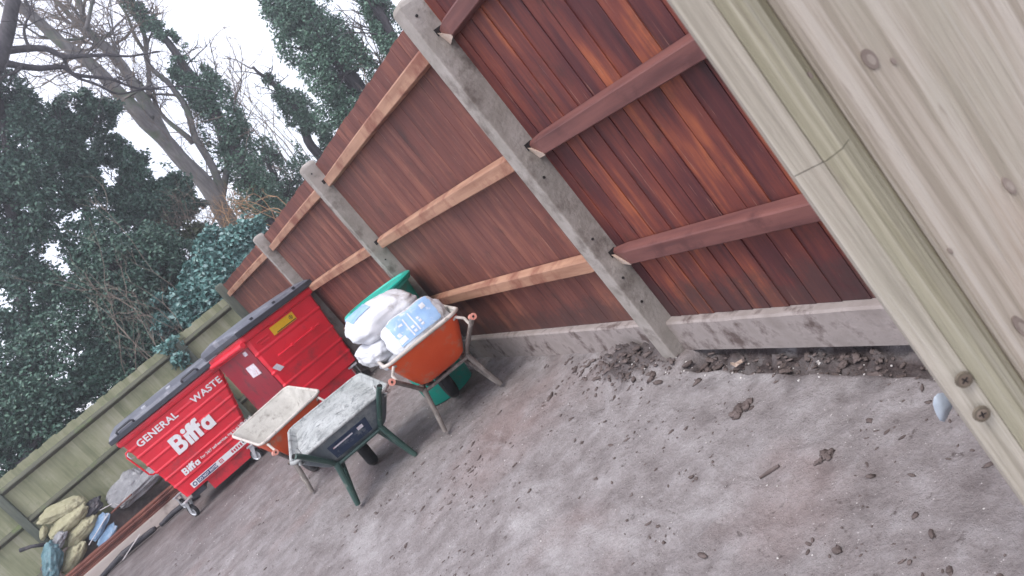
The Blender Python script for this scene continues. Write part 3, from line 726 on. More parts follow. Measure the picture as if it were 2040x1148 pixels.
mb.box((-.02,-.003,.0021),(.02,.003,.0029), q2); mb.box((-.003,-.02,.0030),(.003,.02,.0036), q2); mb.lathe([(.020,.0021),(.0245,.0021),(.0245,.0028),(.020,.0028)], 20, q2)
mb.build('sticker_print', M['ink'], st)
q = f2(.20, .885, .03); mb = MB(); mb.tube([(q @ Vector((x, 0, z))) for x, z in ((0,-.02),(.01,.012),(.05,.02),(.56,.02),(.60,.012),(.61,-.02))], .013, 8)
hb = mb.build('bar_handle', M['bin_red'], t, smooth=True)
for x in (.19, .50):
    mb = MB(); mb.box((x-.02,-.022,-.02),(x+.02,.022,.034), q); mb.build('handle_lug', M['bin_red'], hb, bevel=.008)
q = f2(.10, 1.10, .010); mb = MB()
mb.tube([(q @ Vector(p)) for p in ((-.02,.04,0),(.16,.04,0))], .008, 8); mb.tube([(q @ Vector(p)) for p in ((.02,.0,0),(.14,.0,0))], .008, 8)
mb.build('embossed_ridge', M['bin_red'], t, smooth=True)
q = f2(.45, 1.19, .006); mb = MB(); mb.tube([(q @ Vector((-.06+.12*k/10*1.6, .05*sin(pi*k/10), 0))) for k in range(11)], .007, 8); mb.build('embossed_arch', M['bin_red'], t, smooth=True)
q = f2(.05, .80, .0145); mb = MB(); mb.add([(0,.02,0),(.07,.03,0),(.12,-.05,0),(.05,-.06,0)], [(0,1,2,3)], q); 
mb.add([(0,.02,.002),(.07,.03,.002),(.12,-.05,.002),(.05,-.06,.002)], [(0,1,2,3)], q); mb.build('torn_label', M['sticker'], t)
M['bin_maroon_shade'] = simple('maroon_side_shade', (.20,.012,.024), (.28,.022,.036), 3, .4, .5, bmp=.08, dirt=(.09,.03,.035), dscale=6, dpos=.58)  # added side sheet: darker paint plus the side's shade in one colour
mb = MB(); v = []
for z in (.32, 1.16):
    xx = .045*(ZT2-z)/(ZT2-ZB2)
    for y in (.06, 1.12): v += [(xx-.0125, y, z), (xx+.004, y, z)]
mb.add(v, [(0,2,6,4),(1,5,7,3),(0,4,5,1),(2,3,7,6),(4,6,7,5),(0,1,3,2)]); mb.build('shaded_side_sheet', M['bin_maroon_shade'], t, bevel=.004)
mb = MB()                                           # label on the side
f = (ZT2-.92)/(ZT2-ZB2); mb.box((.045*f-.0165,.22,.84),(.045*f-.0115,.50,.98)); mb.build('side_label', M['sticker'], t)
mb = MB(); mb.box((.045*.16-.0165,.16,1.09),(.045*.16-.0115,.26,1.14)); mb.build('side_label', M['sticker'], t)
mb = MB(); mb.box((.16,.10,.12),(.84,.8,.278)); mb.build('fork_channel', M['bin_red'], t, bevel=.01)
for x, y, a in ((.12,.10,.5), (.86,.10,2.6), (.12,1.0,.4), (.86,1.0,.4)): caster(t, x, y, .25, a)

# ------------------------------------------------------------------ wheelbarrows
def rrect(x0, x1, y0, y1, c, z0, z1, n=4, xf0=None, xf1=None):
    """rounded rectangle; z runs from z0 (rear) to z1 (front); xf* = half widths front"""
    pts = []
    for (cx, cy, a0) in ((1,1,0), (-1,1,90), (-1,-1,180), (1,-1,270)):
        for k in range(n+1):
            a = R(a0+90*k/n)
            ux, uy = cos(a)*c, sin(a)*c
            yy = (y1-c if cy > 0 else y0+c)+uy
            f = (yy-y0)/(y1-y0); hl = x0+(xf0-x0)*f; hr = x1+(xf1-x1)*f
            xx = (hr-c if cx > 0 else hl+c)+ux
            pts.append((xx, yy, z0+(z1-z0)*f))
    return pts
def loft(mb, rings, close_bottom=True, wob=0, seed=0):
    n = len(rings[0]); base = len(mb.v)
    for rg in rings:
        for p in rg:
            w = wob*noise.noise(Vector(p)*9+Vector((seed,0,0))); mb.v.append((p[0]+w, p[1]+w, p[2]+w))
    for i in range(len(rings)-1):
        for j in range(n):
            q = (j+1) % n; mb.f.append((base+i*n+j, base+i*n+q, base+(i+1)*n+q, base+(i+1)*n+j))
    if close_bottom: mb.f.append(tuple(base+(len(rings)-1)*n+j for j in range(n)))
def barrow(label, loc, yaw, tub_m, lin_m, frame_m, rim_m, wr, wf, yr, yf, zr, zf, zb, grip_m, hw, hy, hz, roll=0, fill=None, legh=.33, wheel_y=.60):
    t = thing('wheelbarrow', label, 'wheelbarrow', loc, (0, roll, yaw), 'wheelbarrows in front of the containers')
    top = lambda i, dz=0: rrect(-wr/2+i, wr/2-i, yr+i, yf-i, .07, zr+dz, zf+dz, 5, -wf/2+i, wf/2-i)
    bot = lambda i, z: rrect(-wr*.30+i, wr*.30-i, yr+.13+i, yf-.30-i, .06, z, z+.01, 5, -wf*.27+i, wf*.27-i)
    mid = lambda i, k: [tuple(Vector(a).lerp(Vector(b), k)) for a, b in zip(top(i), bot(i, zb))]
    mb = MB(); loft(mb, [top(0), mid(-.006, .35), mid(-.006, .75), mid(.0, .93), bot(.03, zb-.004)])
    tub = mb.build('tub', tub_m, t, smooth=True)
    mb = MB(); loft(mb, [top(.004, .002), top(.012, -.012), mid(.012, .35), mid(.012, .8), bot(.015, zb+.014)], wob=.008, seed=loc[0])
    mb.build('cement_lining', lin_m, tub, smooth='all')
    mb = MB(); ring = top(-.006); ring = ring+[ring[0]]
    rr = [.0135*(1+.25*noise.noise(Vector(p)*14)) for p in ring]; mb.tube(ring, rr, 7, False); mb.build('rolled_rim', rim_m, tub, smooth='all')
    if fill:
        mb = MB(); n = 26; vs = {}
        for i in range(n+1):
            for j in range(n+1):
                u, v_ = i/n, j/n; f = v_; y = yr+.02+(yf-yr-.04)*f; hw_ = (wr+(wf-wr)*f)/2-.022
                x = (u*2-1)*hw_; e = min(u, 1-u, v_, 1-v_)*2
                z = zr+(zf-zr)*f-.035+fill*smoothstep(0, .7, e)+.016*fbm((x, y, loc[0]), 7, 4)*smoothstep(0,.2,e) - .05*math.exp(-((x-.1)/.09)**2-((y-yr-.34)/.07)**2)
                mb.v.append((x, y, z))
        mb.f = [(j+i*(n+1), j+1+i*(n+1), j+1+(i+1)*(n+1), j+(i+1)*(n+1)) for i in range(n) for j in range(n)]
        mb.build('cement_fill', lin_m, tub, smooth='all')
    for s in (-1, 1):                               # handle tubes run under the tub to the wheel
        mb = MB()
        rt_ = .0195 if not grip_m else .0165
        mb.tube([(s*hw, hy, hz), (s*(hw-.02), hy+.055, hz-.03), (s*.215, -.035, legh+.05), (s*.192, .0, legh), (s*.185, .06, zb-.035), (s*.16, .30, zb-.04), (s*.09, wheel_y-.05, .205), (s*.075, wheel_y+.03, .20)], rt_, 10)
        hd = mb.build('handle', frame_m, t, smooth=True)
        if grip_m:
            mb = MB(); d = Vector((0,-1,.14)).normalized(); a = Vector((s*hw, hy, hz)); 
            mb.tube([a-d*.10, a-d*.085, a-d*.04, a+d*.0, a+d*.012, a+d*.013, a+d*.002], [.019,.021,.0205,.022,.0235,.009,.008], 12)
            mb.build('grip', grip_m, hd, smooth=True)
            mb = MB(); mb.lathe([(0,0),(.008,0)], 10, Matrix.Translation(a+d*.0135) @ d.to_track_quat('Z','Y').to_matrix().to_4x4()); mb.build('grip_hole', M['hole'], hd)
        else:
            mb = MB(); d = Vector((0,-1,.12)).normalized(); a = Vector((s*hw, hy, hz))
            mb.lathe([(0,0),(.0165,0)], 12, Matrix.Translation(a+d*.002) @ d.to_track_quat('Z','Y').to_matrix().to_4x4()); mb.build('tube_end', M['hole'], hd)
        mb = MB()                                   # V-shaped leg with a foot
        mb.tube([(s*.188, -.005, legh+.01), (s*.222, -.015, .16), (s*.252, -.02, .022), (s*.25, .02, .016), (s*.225, .08, .10), (s*.165, .22, zb-.04)], [rt_*1.15,rt_*1.1,rt_,rt_*.95,rt_*.95,rt_*.95], 9)
        mb.build('leg', frame_m, t, smooth=True)
        mb = MB(); mb.tube([(s*(hw-.03), hy+.10, hz-.06), (s*(hw-.03), hy+.15, hz+.0), (s*(wr/2-.04), yr-.0, zr-.03), (s*(wr/2-.06), yr+.03, zr-.04)], .0105, 8)
        mb.build('tub_brace', rim_m, t, smooth=True)
    mb = MB(); mb.tube([(-.19,.0,legh-.01),(.19,.0,legh-.01)], .013, 8); mb.tube([(-.2,.28,zb-.05),(.2,.28,zb-.05)], .012, 8); mb.build('cross_brace', frame_m, t, smooth=True)
    mb = MB(); ro = .195; rt = .048
    mb.lathe([(ro-rt+rt*cos(a)*1.0-.0, rt*.95*sin(a)) for a in [2*pi*k/14 for k in range(15)]], 36, Matrix.Translation((0, wheel_y, ro)) @ Matrix.Rotation(R(90), 4, 'Y'))
    wh = mb.build('wheel', M['rubber'], t, smooth='all')
    mb = MB(); mb.lathe([(0,-.03),(.03,-.03),(.04,-.012),(.10,-.012),(.115,-.03),(.115,.03),(.10,.012),(.04,.012),(.03,.03),(0,.03)], 28, Matrix.Translation((0, wheel_y, ro)) @ Matrix.Rotation(R(90), 4, 'Y'))
    mb.build('wheel_rim', frame_m, wh, smooth=True)
    return t
t = barrow('green legged blue grey wheelbarrow heaped with grey cement, nearest of the three', (.395, 5.25, 0), R(-6), M['tub_grey'], M['cement_wet'], M['tube_green'], M['cement_wet'],
       .80, .66, -.10, .76, .535, .60, .31, None, .345, -.25, .60, R(3), .06)
mb = MB(); v = [(-.17,-.064,.47),(.15,-.064,.47),(.14,-.0,.36),(-.16,-.0,.36)]
mb.add(v+[(x,y-.006,z-.003) for x,y,z in v], [(3,2,1,0),(4,5,6,7),(0,1,5,4),(1,2,6,5),(2,3,7,6),(3,0,4,7)])
pl = mb.build('label_plate', M['plate'], t)
mb = MB(); 
ql = Matrix.Translation((-.14,-.0565,.44)) @ Matrix.Rotation(R(90)+R(30), 4, 'X')
mb.box((0,.0,.0015),(.16,.012,.0025), ql @ Matrix.Translation((0,0,.010))); mb.box((.20,-.012,.0015),(.245,.018,.0025), ql @ Matrix.Translation((0,0,.010))); mb.build('label_print', M['sticker'], pl)
barrow('empty orange wheelbarrow lined with dried pale cement, between the containers and green legged wheelbarrow', (.235, 6.62, 0), R(9), M['tub_orange'], M['cement'], M['tube_grey'], M['tube_pale'],
       .63, .64, -.13, .66, .615, .75, .33, M['grip'], .31, -.36, .53, R(1))
barrow('orange wheelbarrow piled with cement bags, in front of the teal tub', (1.125, 4.98, 0), R(-9), M['tub_orange'], M['cement'], M['tube_grey'], M['tube_pale'],
       .60, .60, -.20, .62, .655, .66, .36, M['grip'], .33, -.36, .585, R(3))

# ------------------------------------------------------------------ sacks
def sack(mtx, sx, sy, sz, seed, m, name, label=None, cat='sack', group=None, parent=None, pw=.55, crease=.12, nu=64, nv=36, pinch=.35):
    mb = MB()
    def sp(c, p): return math.copysign(abs(c)**p, c)
    for i in range(nv+1):
        th = -pi/2+pi*i/nv
        for j in range(nu):
            ph = 2*pi*j/nu
            x = sp(cos(th), pw)*sp(cos(ph), pw); y = sp(cos(th), pw)*sp(sin(ph), pw); z = sp(sin(th), .9)
            z *= 1-pinch*abs(x)**3
            d = Vector((x, y, z)); q = d*1.7+Vector((seed*3.1, seed, seed*1.7))
            k = 1+crease*noise.fractal(q, .9, 2, 4)-crease*.9*(1-min(1, abs(noise.noise(Vector((x*2.2, y*3.1, z*2.4))+Vector((seed,0,0))))*5))*.22
            mb.v.append((x*sx*k, y*sy*k, z*sz*(k+.0)))
    for i in range(nv):
        for j in range(nu):
            q = (j+1) % nu; mb.f.append((i*nu+j, i*nu+q, (i+1)*nu+q, (i+1)*nu+j))
    o = mb.build(name, m, parent, smooth='all'); o.matrix_local = mtx
    if label: tag(o, label, cat, group)
    return o
def pose(loc, rx=0, ry=0, rz=0): return Matrix.Translation(loc) @ Matrix.Rotation(rz, 4, 'Z') @ Matrix.Rotation(ry, 4, 'Y') @ Matrix.Rotation(rx, 4, 'X')
gs = 'cement bags in the orange wheelbarrow'
o1 = sack(pose((1.13, 5.30, .88), R(12), R(5), R(-2)), .265, .20, .115, 1.3, M['bag_white'], 'cement_bag', 'plump white cement bag, topmost on the pile in the wheelbarrow', 'bag', gs, crease=.085, pw=.48)
sack(pose((.945, 5.27, .715), R(10), R(14), R(20)), .125, .16, .09, 4.2, M['bag_white'], 'cement_bag', 'crumpled white cement bag at the left end, under the topmost bag', 'bag', gs, crease=.13)
o = sack(pose((1.205, 5.02, .70), R(56), R(4), R(-8)), .235, .145, .075, 7.7, M['bag_white'], 'cement_bag', 'blue printed white cement bag lying against the near rim of the wheelbarrow', 'bag', gs, crease=.09, pw=.42)
sack(pose((1.14, 5.30, .60), 0, 0, R(-6)), .24, .22, .09, 9.1, M['bag_white'], 'cement_bag', 'white cement bag buried at the bottom of the wheelbarrow pile', 'bag', gs)
# printed panel that hugs the bag's face
def panel(parent, x0, x1, y0, y1, m, name, lift, tuple_sz=(.235,.145,.075), seed=7.7, crease=.09, pw=.42, pinch=.35):
    mb = MB(); n = 14
    def S(x, y):
        # invert the superquadric: find z for x,y by sampling
        u = max(-.98, min(.98, x/tuple_sz[0])); v_ = max(-.98, min(.98, y/tuple_sz[1]))
        rr = max(abs(u), abs(v_)); c = min(1, rr)**(1/pw) if rr > 0 else 0
        z = max(0, 1-c*c)**.45
        z *= 1-pinch*abs(u)**3
        d = Vector((u, v_, z)); q = d*1.7+Vector((seed*3.1, seed, seed*1.7))
        k = 1+crease*noise.fractal(q, .9, 2, 4)-crease*.9*(1-min(1, abs(noise.noise(Vector((u*2.2, v_*3.1, z*2.4))+Vector((seed,0,0))))*5))*.22
        return (u*tuple_sz[0]*k, v_*tuple_sz[1]*k, z*tuple_sz[2]*k+lift)
    for i in range(n+1):
        for j in range(n+1): mb.v.append(S(x0+(x1-x0)*i/n, y0+(y1-y0)*j/n))
    mb.f = [(i*(n+1)+j, (i+1)*(n+1)+j, (i+1)*(n+1)+j+1, i*(n+1)+j+1) for i in range(n) for j in range(n)]
    return mb.build(name, m, parent, smooth='all')
bl = panel(o, -.165, .175, -.095, .118, M['bag_blue'], 'printed_panel', .004)
for (x0, x1, y0, y1) in ((.10,.135,.045,.085), (-.16,-.10,-.08,-.04), (-.15,-.12,-.03,.0), (-.055,-.045,-.085,.075), (.0,.010,-.075,.085), (-.035,-.012,-.07,-.05), (-.035,-.012,-.035,-.015), (.03,.05,-.06,-.04), (.03,.05,-.03,-.01), (.03,.05,.0,.02), (-.10,-.07,.03,.05)):
    panel(bl, x0, x1, y0, y1, M['bag_white'], 'print_mark', .0065)
panel(o1, -.20, -.03, -.03, .13, M['bag_blue'], 'printed_panel', .004, (.265,.20,.115), 1.3, .085, .48)
# ------------------------------------------------------------------ teal tub
TB = (1.30, 5.90, -.02)
t = thing('plastic_tub', 'tall round teal plastic tub behind the loaded wheelbarrow', 'tub', TB, (0, R(3), 0))
mb = MB(); mb.lathe([(0,0),(.20,0),(.21,.012),(.222,.25),(.232,.5),(.262,.90),(.268,.935),(.300,.94),(.306,.955),(.300,.97),(.272,.972),(.262,.955),(.255,.90),(.225,.4),(0,.35)], 48)
mb.build('body', M['teal'], t, smooth=True)
mb = MB(); mb.lathe([(.2725,.9745),(.308,.9745),(.318,.966),(.320,.982),(.308,.992),(.26,.996),(.25,.985),(0,.985)], 48); mb.build('lid', M['teal'], t, smooth=True)

# ------------------------------------------------------------------ junk along the back fence
def plank(p0, p1, w, h, m, name, label, cat, group=None, tilt=0):
    mb = MB(); p0 = Vector(p0); p1 = Vector(p1); c = (p0+p1)/2; d = p1-p0; Ln = d.length
    mb.box((-Ln/2,-w/2,-h/2),(Ln/2,w/2,h/2)); o = mb.build(name, m, bevel=.003, seg=1)
    o.matrix_world = Matrix.Translation(c) @ d.to_track_quat('X','Z').to_matrix().to_4x4() @ Matrix.Rotation(tilt, 4, 'X')
    return tag(o, label, cat, group)
gp = 'red brown planks stacked along the back fence'
for k, (z, y, lab) in enumerate(((.205, 12.02, 'lowest and nearest red brown plank of the stack by the mossy fence'), (.241, 12.035, 'second lowest red brown plank of the stack by the mossy fence'), (.277, 12.02, 'second highest red brown plank of the stack by the mossy fence'), (.313, 12.06, 'topmost and rearmost red brown plank of the stack by the mossy fence'))):
    plank((-3.12-.03*(k%2), y, z+.012), (-.95+k*.05, y-.02, z-.03), .13, .031, M['plank'], 'timber_plank', lab, 'plank', gp, R(6))
plank((-3.15, 11.95, .115), (-1.0, 11.92, .075), .02, .165, M['pale_board'], 'pale_board', 'long pale board standing on edge in front of the red brown planks', 'board')
plank((-3.2, 12.14, .10), (-.9, 12.12, .08), .20, .16, M['black_plastic'], 'timber_bearer', 'dark timber bearer under the stack of red brown planks', 'timber')
mb = MB(); mb.tube([(-2.75,11.78,.03),(-2.3,11.80,.07),(-1.85,11.72,.05),(-1.80,11.7,.05)], [.03,.045,.04,.03], 8); tag(mb.build('black_pipe', M['black_plastic'], smooth='all'), 'left length of crushed black plastic pipe on the ground before the pale board', 'pipe', 'black pipes before the pale board')
mb = MB(); mb.tube([(-1.72,11.6,.04),(-1.5,11.6,.05),(-1.25,11.45,.05),(-1.1,11.3,.03)], [.03,.04,.04,.03], 8); tag(mb.build('black_pipe', M['black_plastic'], smooth='all'), 'right length of black plastic pipe, running under the smaller container', 'pipe', 'black pipes before the pale board')
plank((-2.35,11.72,.02),(-1.98,11.70,.13), .02,.012, M['pale_stick'], 'white_lath', 'thin white lath leaning on the black pipe', 'lath')
gt = 'tan sacks slumped against the mossy fence'
for (px, py, y, a, sx, sy, sz, sd_, lab) in ((122,1017,12.5,18,.30,.14,.085,2,'topmost tan sack, lying against the mossy fence rail'), (137,1038,12.42,0,.30,.15,.10,5,'plump tan sack just under the topmost one'),
                                       (162,1056,12.36,-5,.25,.14,.10,8,'tan sack beside the folded blue cloth'), (147,1108,12.32,-17,.25,.14,.10,11,'lowest tan sack beside the crumpled teal bag')):
    c = P(px, py, y)
    sack(pose(c, R(30), R(a), R(-8)), sx, sy, sz, sd_, M['sack_tan'], 'tan_sack', lab, 'sack', gt, crease=.15, pw=.6, pinch=.5)
# soil heap and rubble that carries the sacks
mb = MB(); n = 30; m_ = 12
for i in range(n+1):
    for j in range(m_+1):
        x = -3.3+2.5*i/n; y = 12.12+.58*j/m_; t_ = j/m_
        mb.v.append((x, y, -.02+smoothstep(0,.9,t_)*(.62-.20*smoothstep(-2.6,-1.3,x))+.07*fbm((x,y,0),4,4)))
mb.f = [(i*(m_+1)+j, (i+1)*(m_+1)+j, (i+1)*(m_+1)+j+1, i*(m_+1)+j+1) for i in range(n) for j in range(m_)]
tag(mb.build('rubble_heap', M['clod'], smooth='all'), 'dark heap of soil and rubble under the sacks by the mossy fence', 'rubble', kind='stuff')
sack(pose(P(104,1118,12.25), R(20), R(-49), R(10)), .27, .15, .11, 21, M['bag_teal'], 'plastic_bag', 'crumpled blue green plastic bag left of the tan sacks', 'bag', crease=.24, pw=.7)
sack(pose(P(197,1050,12.25), R(40), R(-22), R(0)), .20, .10, .03, 23, M['cloth_blue'], 'blue_cloth', 'folded blue cloth with a white lath across it', 'cloth', crease=.2, pw=.6)
sack(pose(P(213,1068,12.15), R(40), R(-15), R(0)), .17, .09, .03, 25, M['cloth_blue'], 'blue_cloth', 'smaller blue cloth lying against the red brown planks', 'cloth', crease=.25, pw=.6)
plank(P(177,1086,12.1), P(217,1022,12.2), .022,.010, M['pale_stick'], 'white_lath', 'long white lath lying across the folded blue cloth', 'lath')
plank(P(199,1017,12.3), P(223,1004,12.3), .02,.010, M['pale_stick'], 'white_lath', 'short white lath between the blue cloth and the grey tarpaulin', 'lath')
plank(P(229,1004,12.3), P(245,1008,12.3), .02,.010, M['pale_stick'], 'white_lath', 'shortest white lath touching the grey tarpaulin', 'lath')
sack(pose(P(252,972,12.45), R(50), R(-8), R(0)), .30, .20, .09, 31, M['tarp'], 'grey_tarpaulin', 'crumpled grey tarpaulin heaped against the mossy fence', 'tarpaulin', crease=.22, pw=.6)
sack(pose(P(290,960,12.3), R(20), R(-4), R(0)), .42, .14, .09, 35, M['tarp'], 'grey_sheet', 'folded grey sheet lying between the tarpaulin and the red brown planks', 'sheet', crease=.2, pw=.5)
sack(pose(P(178,1018,12.45), R(30), R(-10), 0), .22, .13, .06, 41, M['black_plastic'], 'refuse_sack', 'flattened black refuse sack between the tan sacks and the grey tarpaulin', 'sack', crease=.25, pw=.6)
sack(pose(P(118,1075,12.3), R(30), R(-30), 0), .13, .10, .06, 43, M['tarp'], 'rubble_sack', 'small grey rubble sack wedged between the tan sacks and the blue green bag', 'sack', crease=.25, pw=.6)
sack(pose(P(87,1062,12.55), R(30), R(-40), 0), .10, .06, .04, 45, M['sack_tan'], 'sandbag', 'small pale tan sandbag hanging against the fence post', 'sack', crease=.2, pw=.6)
plank(P(222,1022,12.15), P(262,985,12.1), .05, .02, M['plank'], 'timber_offcut', 'short brown timber offcut lying against the folded grey sheet', 'timber')
mb = MB(); mb.tube([P(40,1097,12.5), P(62,1089,12.45), P(90,1085,12.4)], [.03,.025,.03], 8); tag(mb.build('black_hose', M['black_plastic'], smooth='all'), 'bent black hose end against the mossy fence, left of the sacks', 'hose')

# ------------------------------------------------------------------ trees and shrubs beyond the fences
def leaf_shape(mb, c, s, rnd, droop=.3, asp=.62):
    d = Vector((rnd.gauss(0,1), rnd.gauss(0,1), rnd.gauss(-droop,.7)))
    if d.length < .01: return
    d.normalize(); n = Vector((rnd.gauss(0,.7), rnd.gauss(-.25,.7), abs(rnd.gauss(.6,.5)))); sd_ = d.cross(n)
    if sd_.length < .05: return
    sd_.normalize(); up = sd_.cross(d); L_ = s*rnd.uniform(.7,1.3); w = L_*asp/2; k = len(mb.v)
    mb.v += [tuple(c), tuple(c+d*L_*.45+sd_*w+up*w*.3), tuple(c+d*L_), tuple(c+d*L_*.45-sd_*w+up*w*.3)]
    mb.f += [(k,k+1,k+2),(k,k+2,k+3)]
def cloud(mb, c, rad, n, s, rnd, hole=.0, freq=1.4, shell=.5, seed=0):
    """leaves through an ellipsoid, thinned by noise so that gaps and clumps appear"""
    c = Vector(c); rad = Vector(rad); made = 0; tries = 0
    while made < n and tries < n*5:
        tries += 1
        d = Vector((rnd.gauss(0,1), rnd.gauss(0,1), rnd.gauss(0,1))).normalized()
        q = rnd.random()**(1/3)*(1-shell)+shell*rnd.uniform(.75,1.08)
        q *= 1+.38*noise.noise(d*2.1+Vector((seed, c.x, c.z)))
        p = c+Vector((d.x*rad.x, d.y*rad.y, d.z*rad.z))*q
        if noise.noise(p*freq+Vector((seed*5.3,0,0)))+.45*noise.noise(p*freq*2.7) < hole: continue
        leaf_shape(mb, p, s, rnd); made += 1
def wander(pts, n, amp, seed):
    """smooth a coarse polyline and give it a little crookedness"""
    out = []; k = len(pts)-1
    for i in range(n+1):
        t = i/n*k; a = min(int(t), k-1); f = t-a
        p0 = pts[max(a-1,0)]; p1 = pts[a]; p2 = pts[a+1]; p3 = pts[min(a+2,k)]
        v = .5*((2*p1)+(p2-p0)*f+(2*p0-5*p1+4*p2-p3)*f*f+(3*p1-p0-3*p2+p3)*f**3)
        s_ = amp*min(1, i/n*4)
        out.append(v+Vector((noise.noise(v*1.5+Vector((seed,0,0))), noise.noise(v*1.5+Vector((0,seed,0))), noise.noise(v*1.5+Vector((0,0,seed)))))*s_)
    return out
def limb(mb, pxs, y0, y1, r0, r1, seed, n=None, amp=.06):
    k = len(pxs)-1
    pts = [P(a, b, y0+(y1-y0)*i/k) for i, (a, b) in enumerate(pxs)]
    n = n or k*5; pp = wander(pts, n, amp, seed)
    mb.tube(pp, [r0+(r1-r0)*(i/n)**.85 for i in range(n+1)], 8 if r0 > .04 else 5); return pp
def twigs(mb, path, rnd, n, length, r, depth=2, lo=.15, spread=.9):
    for _ in range(n):
        i = rnd.randrange(int(len(path)*lo), len(path)-1); p = path[i]; ax = (path[i+1]-path[i]).normalized()
        d = (ax*.75+Vector((rnd.gauss(0,spread), rnd.gauss(0,spread), rnd.gauss(.25,spread*.7)))).normalized(); Ln = length*rnd.uniform(.4,1.3)
        q = [p]; m = 6
        for k in range(m):
            d = (d+Vector((rnd.gauss(0,.22), rnd.gauss(0,.22), rnd.gauss(.05,.2)))).normalized(); q.append(q[-1]+d*Ln/m)
        mb.tube(q, [r*(1-.85*k/m) for k in range(m+1)], 4, False)
        if depth > 1: twigs(mb, q, rnd, 3, length*.5, r*.55, depth-1, .2, spread)
rnd = random.Random(21)
# big bare tree with several stems
t = thing('bare_tree', 'largest leafless grey tree with several leaning stems behind the yard', 'tree', tuple(P(452,440,17)*1.0))
t.location.z = 0; off = Vector(t.location)
def rel(mb): mb.v = [(x-off.x, y-off.y, z-off.z) for x, y, z in mb.v]; return mb
mb = MB(); paths = []
base_ = [(520,530),(455,440)]
paths.append(limb(mb, base_+[(405,365),(345,300),(290,240),(235,185),(175,130),(110,70),(40,10),(-30,-60)], 17, 16.2, .21, .08, 1, amp=.08))
paths.append(limb(mb, [(335,285),(300,215),(262,160),(215,105),(170,60),(120,10),(80,-40)], 17, 17.3, .115, .04, 2))
paths.append(limb(mb, [(318,262),(290,205),(245,130),(215,95),(175,60),(160,20),(135,-40)], 17, 16.6, .10, .04, 3))
paths.append(limb(mb, [(300,235),(255,160),(235,110),(200,80),(165,45)], 16.8, 18, .08, .035, 6))
paths.append(limb(mb, [(448,432),(430,350),(395,285),(372,220),(345,175),(300,130),(285,60),(250,0),(235,-40)], 17, 17.6, .095, .03, 4))
paths.append(limb(mb, [(440,400),(452,345),(450,300),(430,250),(415,225)], 17.2, 18, .09, .03, 5))
paths.append(limb(mb, [(385,285),(350,250),(320,220),(305,190)], 17.3, 17.5, .07, .03, 7))
paths.append(limb(mb, [(290,215),(296,170),(292,110),(270,70),(245,20),(220,-30)], 17.3, 17.8, .06, .025, 8))
paths.append(limb(mb, [(300,170),(260,190),(200,215),(150,190)], 16.4, 16, .04, .015, 9))
paths.append(limb(mb, [(170,60),(182,0),(195,-50)], 16.4, 16, .05, .02, 10))
rx = random.Random(77)
for k in range(26):                                 # long lesser boughs
    src = paths[rx.randrange(0, 7)]; i = rx.randrange(int(len(src)*.25), len(src)-2); p0 = src[i]; ax = (src[i+1]-src[i]).normalized()
    d = (ax*rx.uniform(.3,1)+Vector((rx.gauss(0,.7), rx.gauss(0,.5), rx.gauss(.1,.4)))).normalized(); Ln = rx.uniform(1.0, 2.6); q = [p0]
    for m_ in range(10):
        d = (d+Vector((rx.gauss(0,.16), rx.gauss(0,.16), rx.gauss(.03,.16)))).normalized(); q.append(q[-1]+d*Ln/10)
    mb.tube(q, [.032*(1-.8*m_/10) for m_ in range(11)], 5); paths.append(q)
rel(mb).build('trunk', M['bark'], t, smooth='all')
mb = MB()
for i, p_ in enumerate(paths): twigs(mb, p_, rnd, (12 if i else 30), 1.2, .014, 3 if i < 9 else 2, .2)
rel(mb).build('crown', M['twig'], t, smooth='all')
# near dark limb at top left corner
t = thing('bare_tree', 'dark leafless tree at the left edge with boughs reaching right', 'tree', tuple(P(-90,330,13.6))); t.location.z = 0; off = Vector(t.location)
mb = MB(); paths = []
paths.append(limb(mb, [(-230,700),(-130,420),(-60,240),(-5,115),(12,60),(32,0),(50,-60)], 13.6, 13.6, .16, .09, 11, amp=.05))
paths.append(limb(mb, [(-10,105),(40,98),(90,98),(125,112),(160,112),(215,110),(260,112),(320,105)], 13.6, 13.9, .075, .012, 12, amp=.03))
paths.append(limb(mb, [(-15,120),(30,130),(80,137),(125,135),(150,150),(220,158),(270,175),(330,180)], 13.6, 14.2, .07, .012, 13, amp=.03))
paths.append(limb(mb, [(125,112),(145,150),(195,170),(240,188),(290,178),(360,172),(430,185)], 13.8, 14.3, .03, .008, 14, amp=.03))
paths.append(limb(mb, [(60,98),(50,60),(60,20),(40,-30)], 13.6, 13.4, .03, .012, 15))
paths.append(limb(mb, [(45,130),(30,145),(0,155)], 13.6, 13.4, .03, .012, 15))
rel(mb).build('trunk', M['bark_dark'], t, smooth='all')
mb = MB()
for p_ in paths[1:]: twigs(mb, p_, rnd, 12, .6, .010, 2, .2)
rel(mb).build('crown', M['bark_dark'], t, smooth='all')

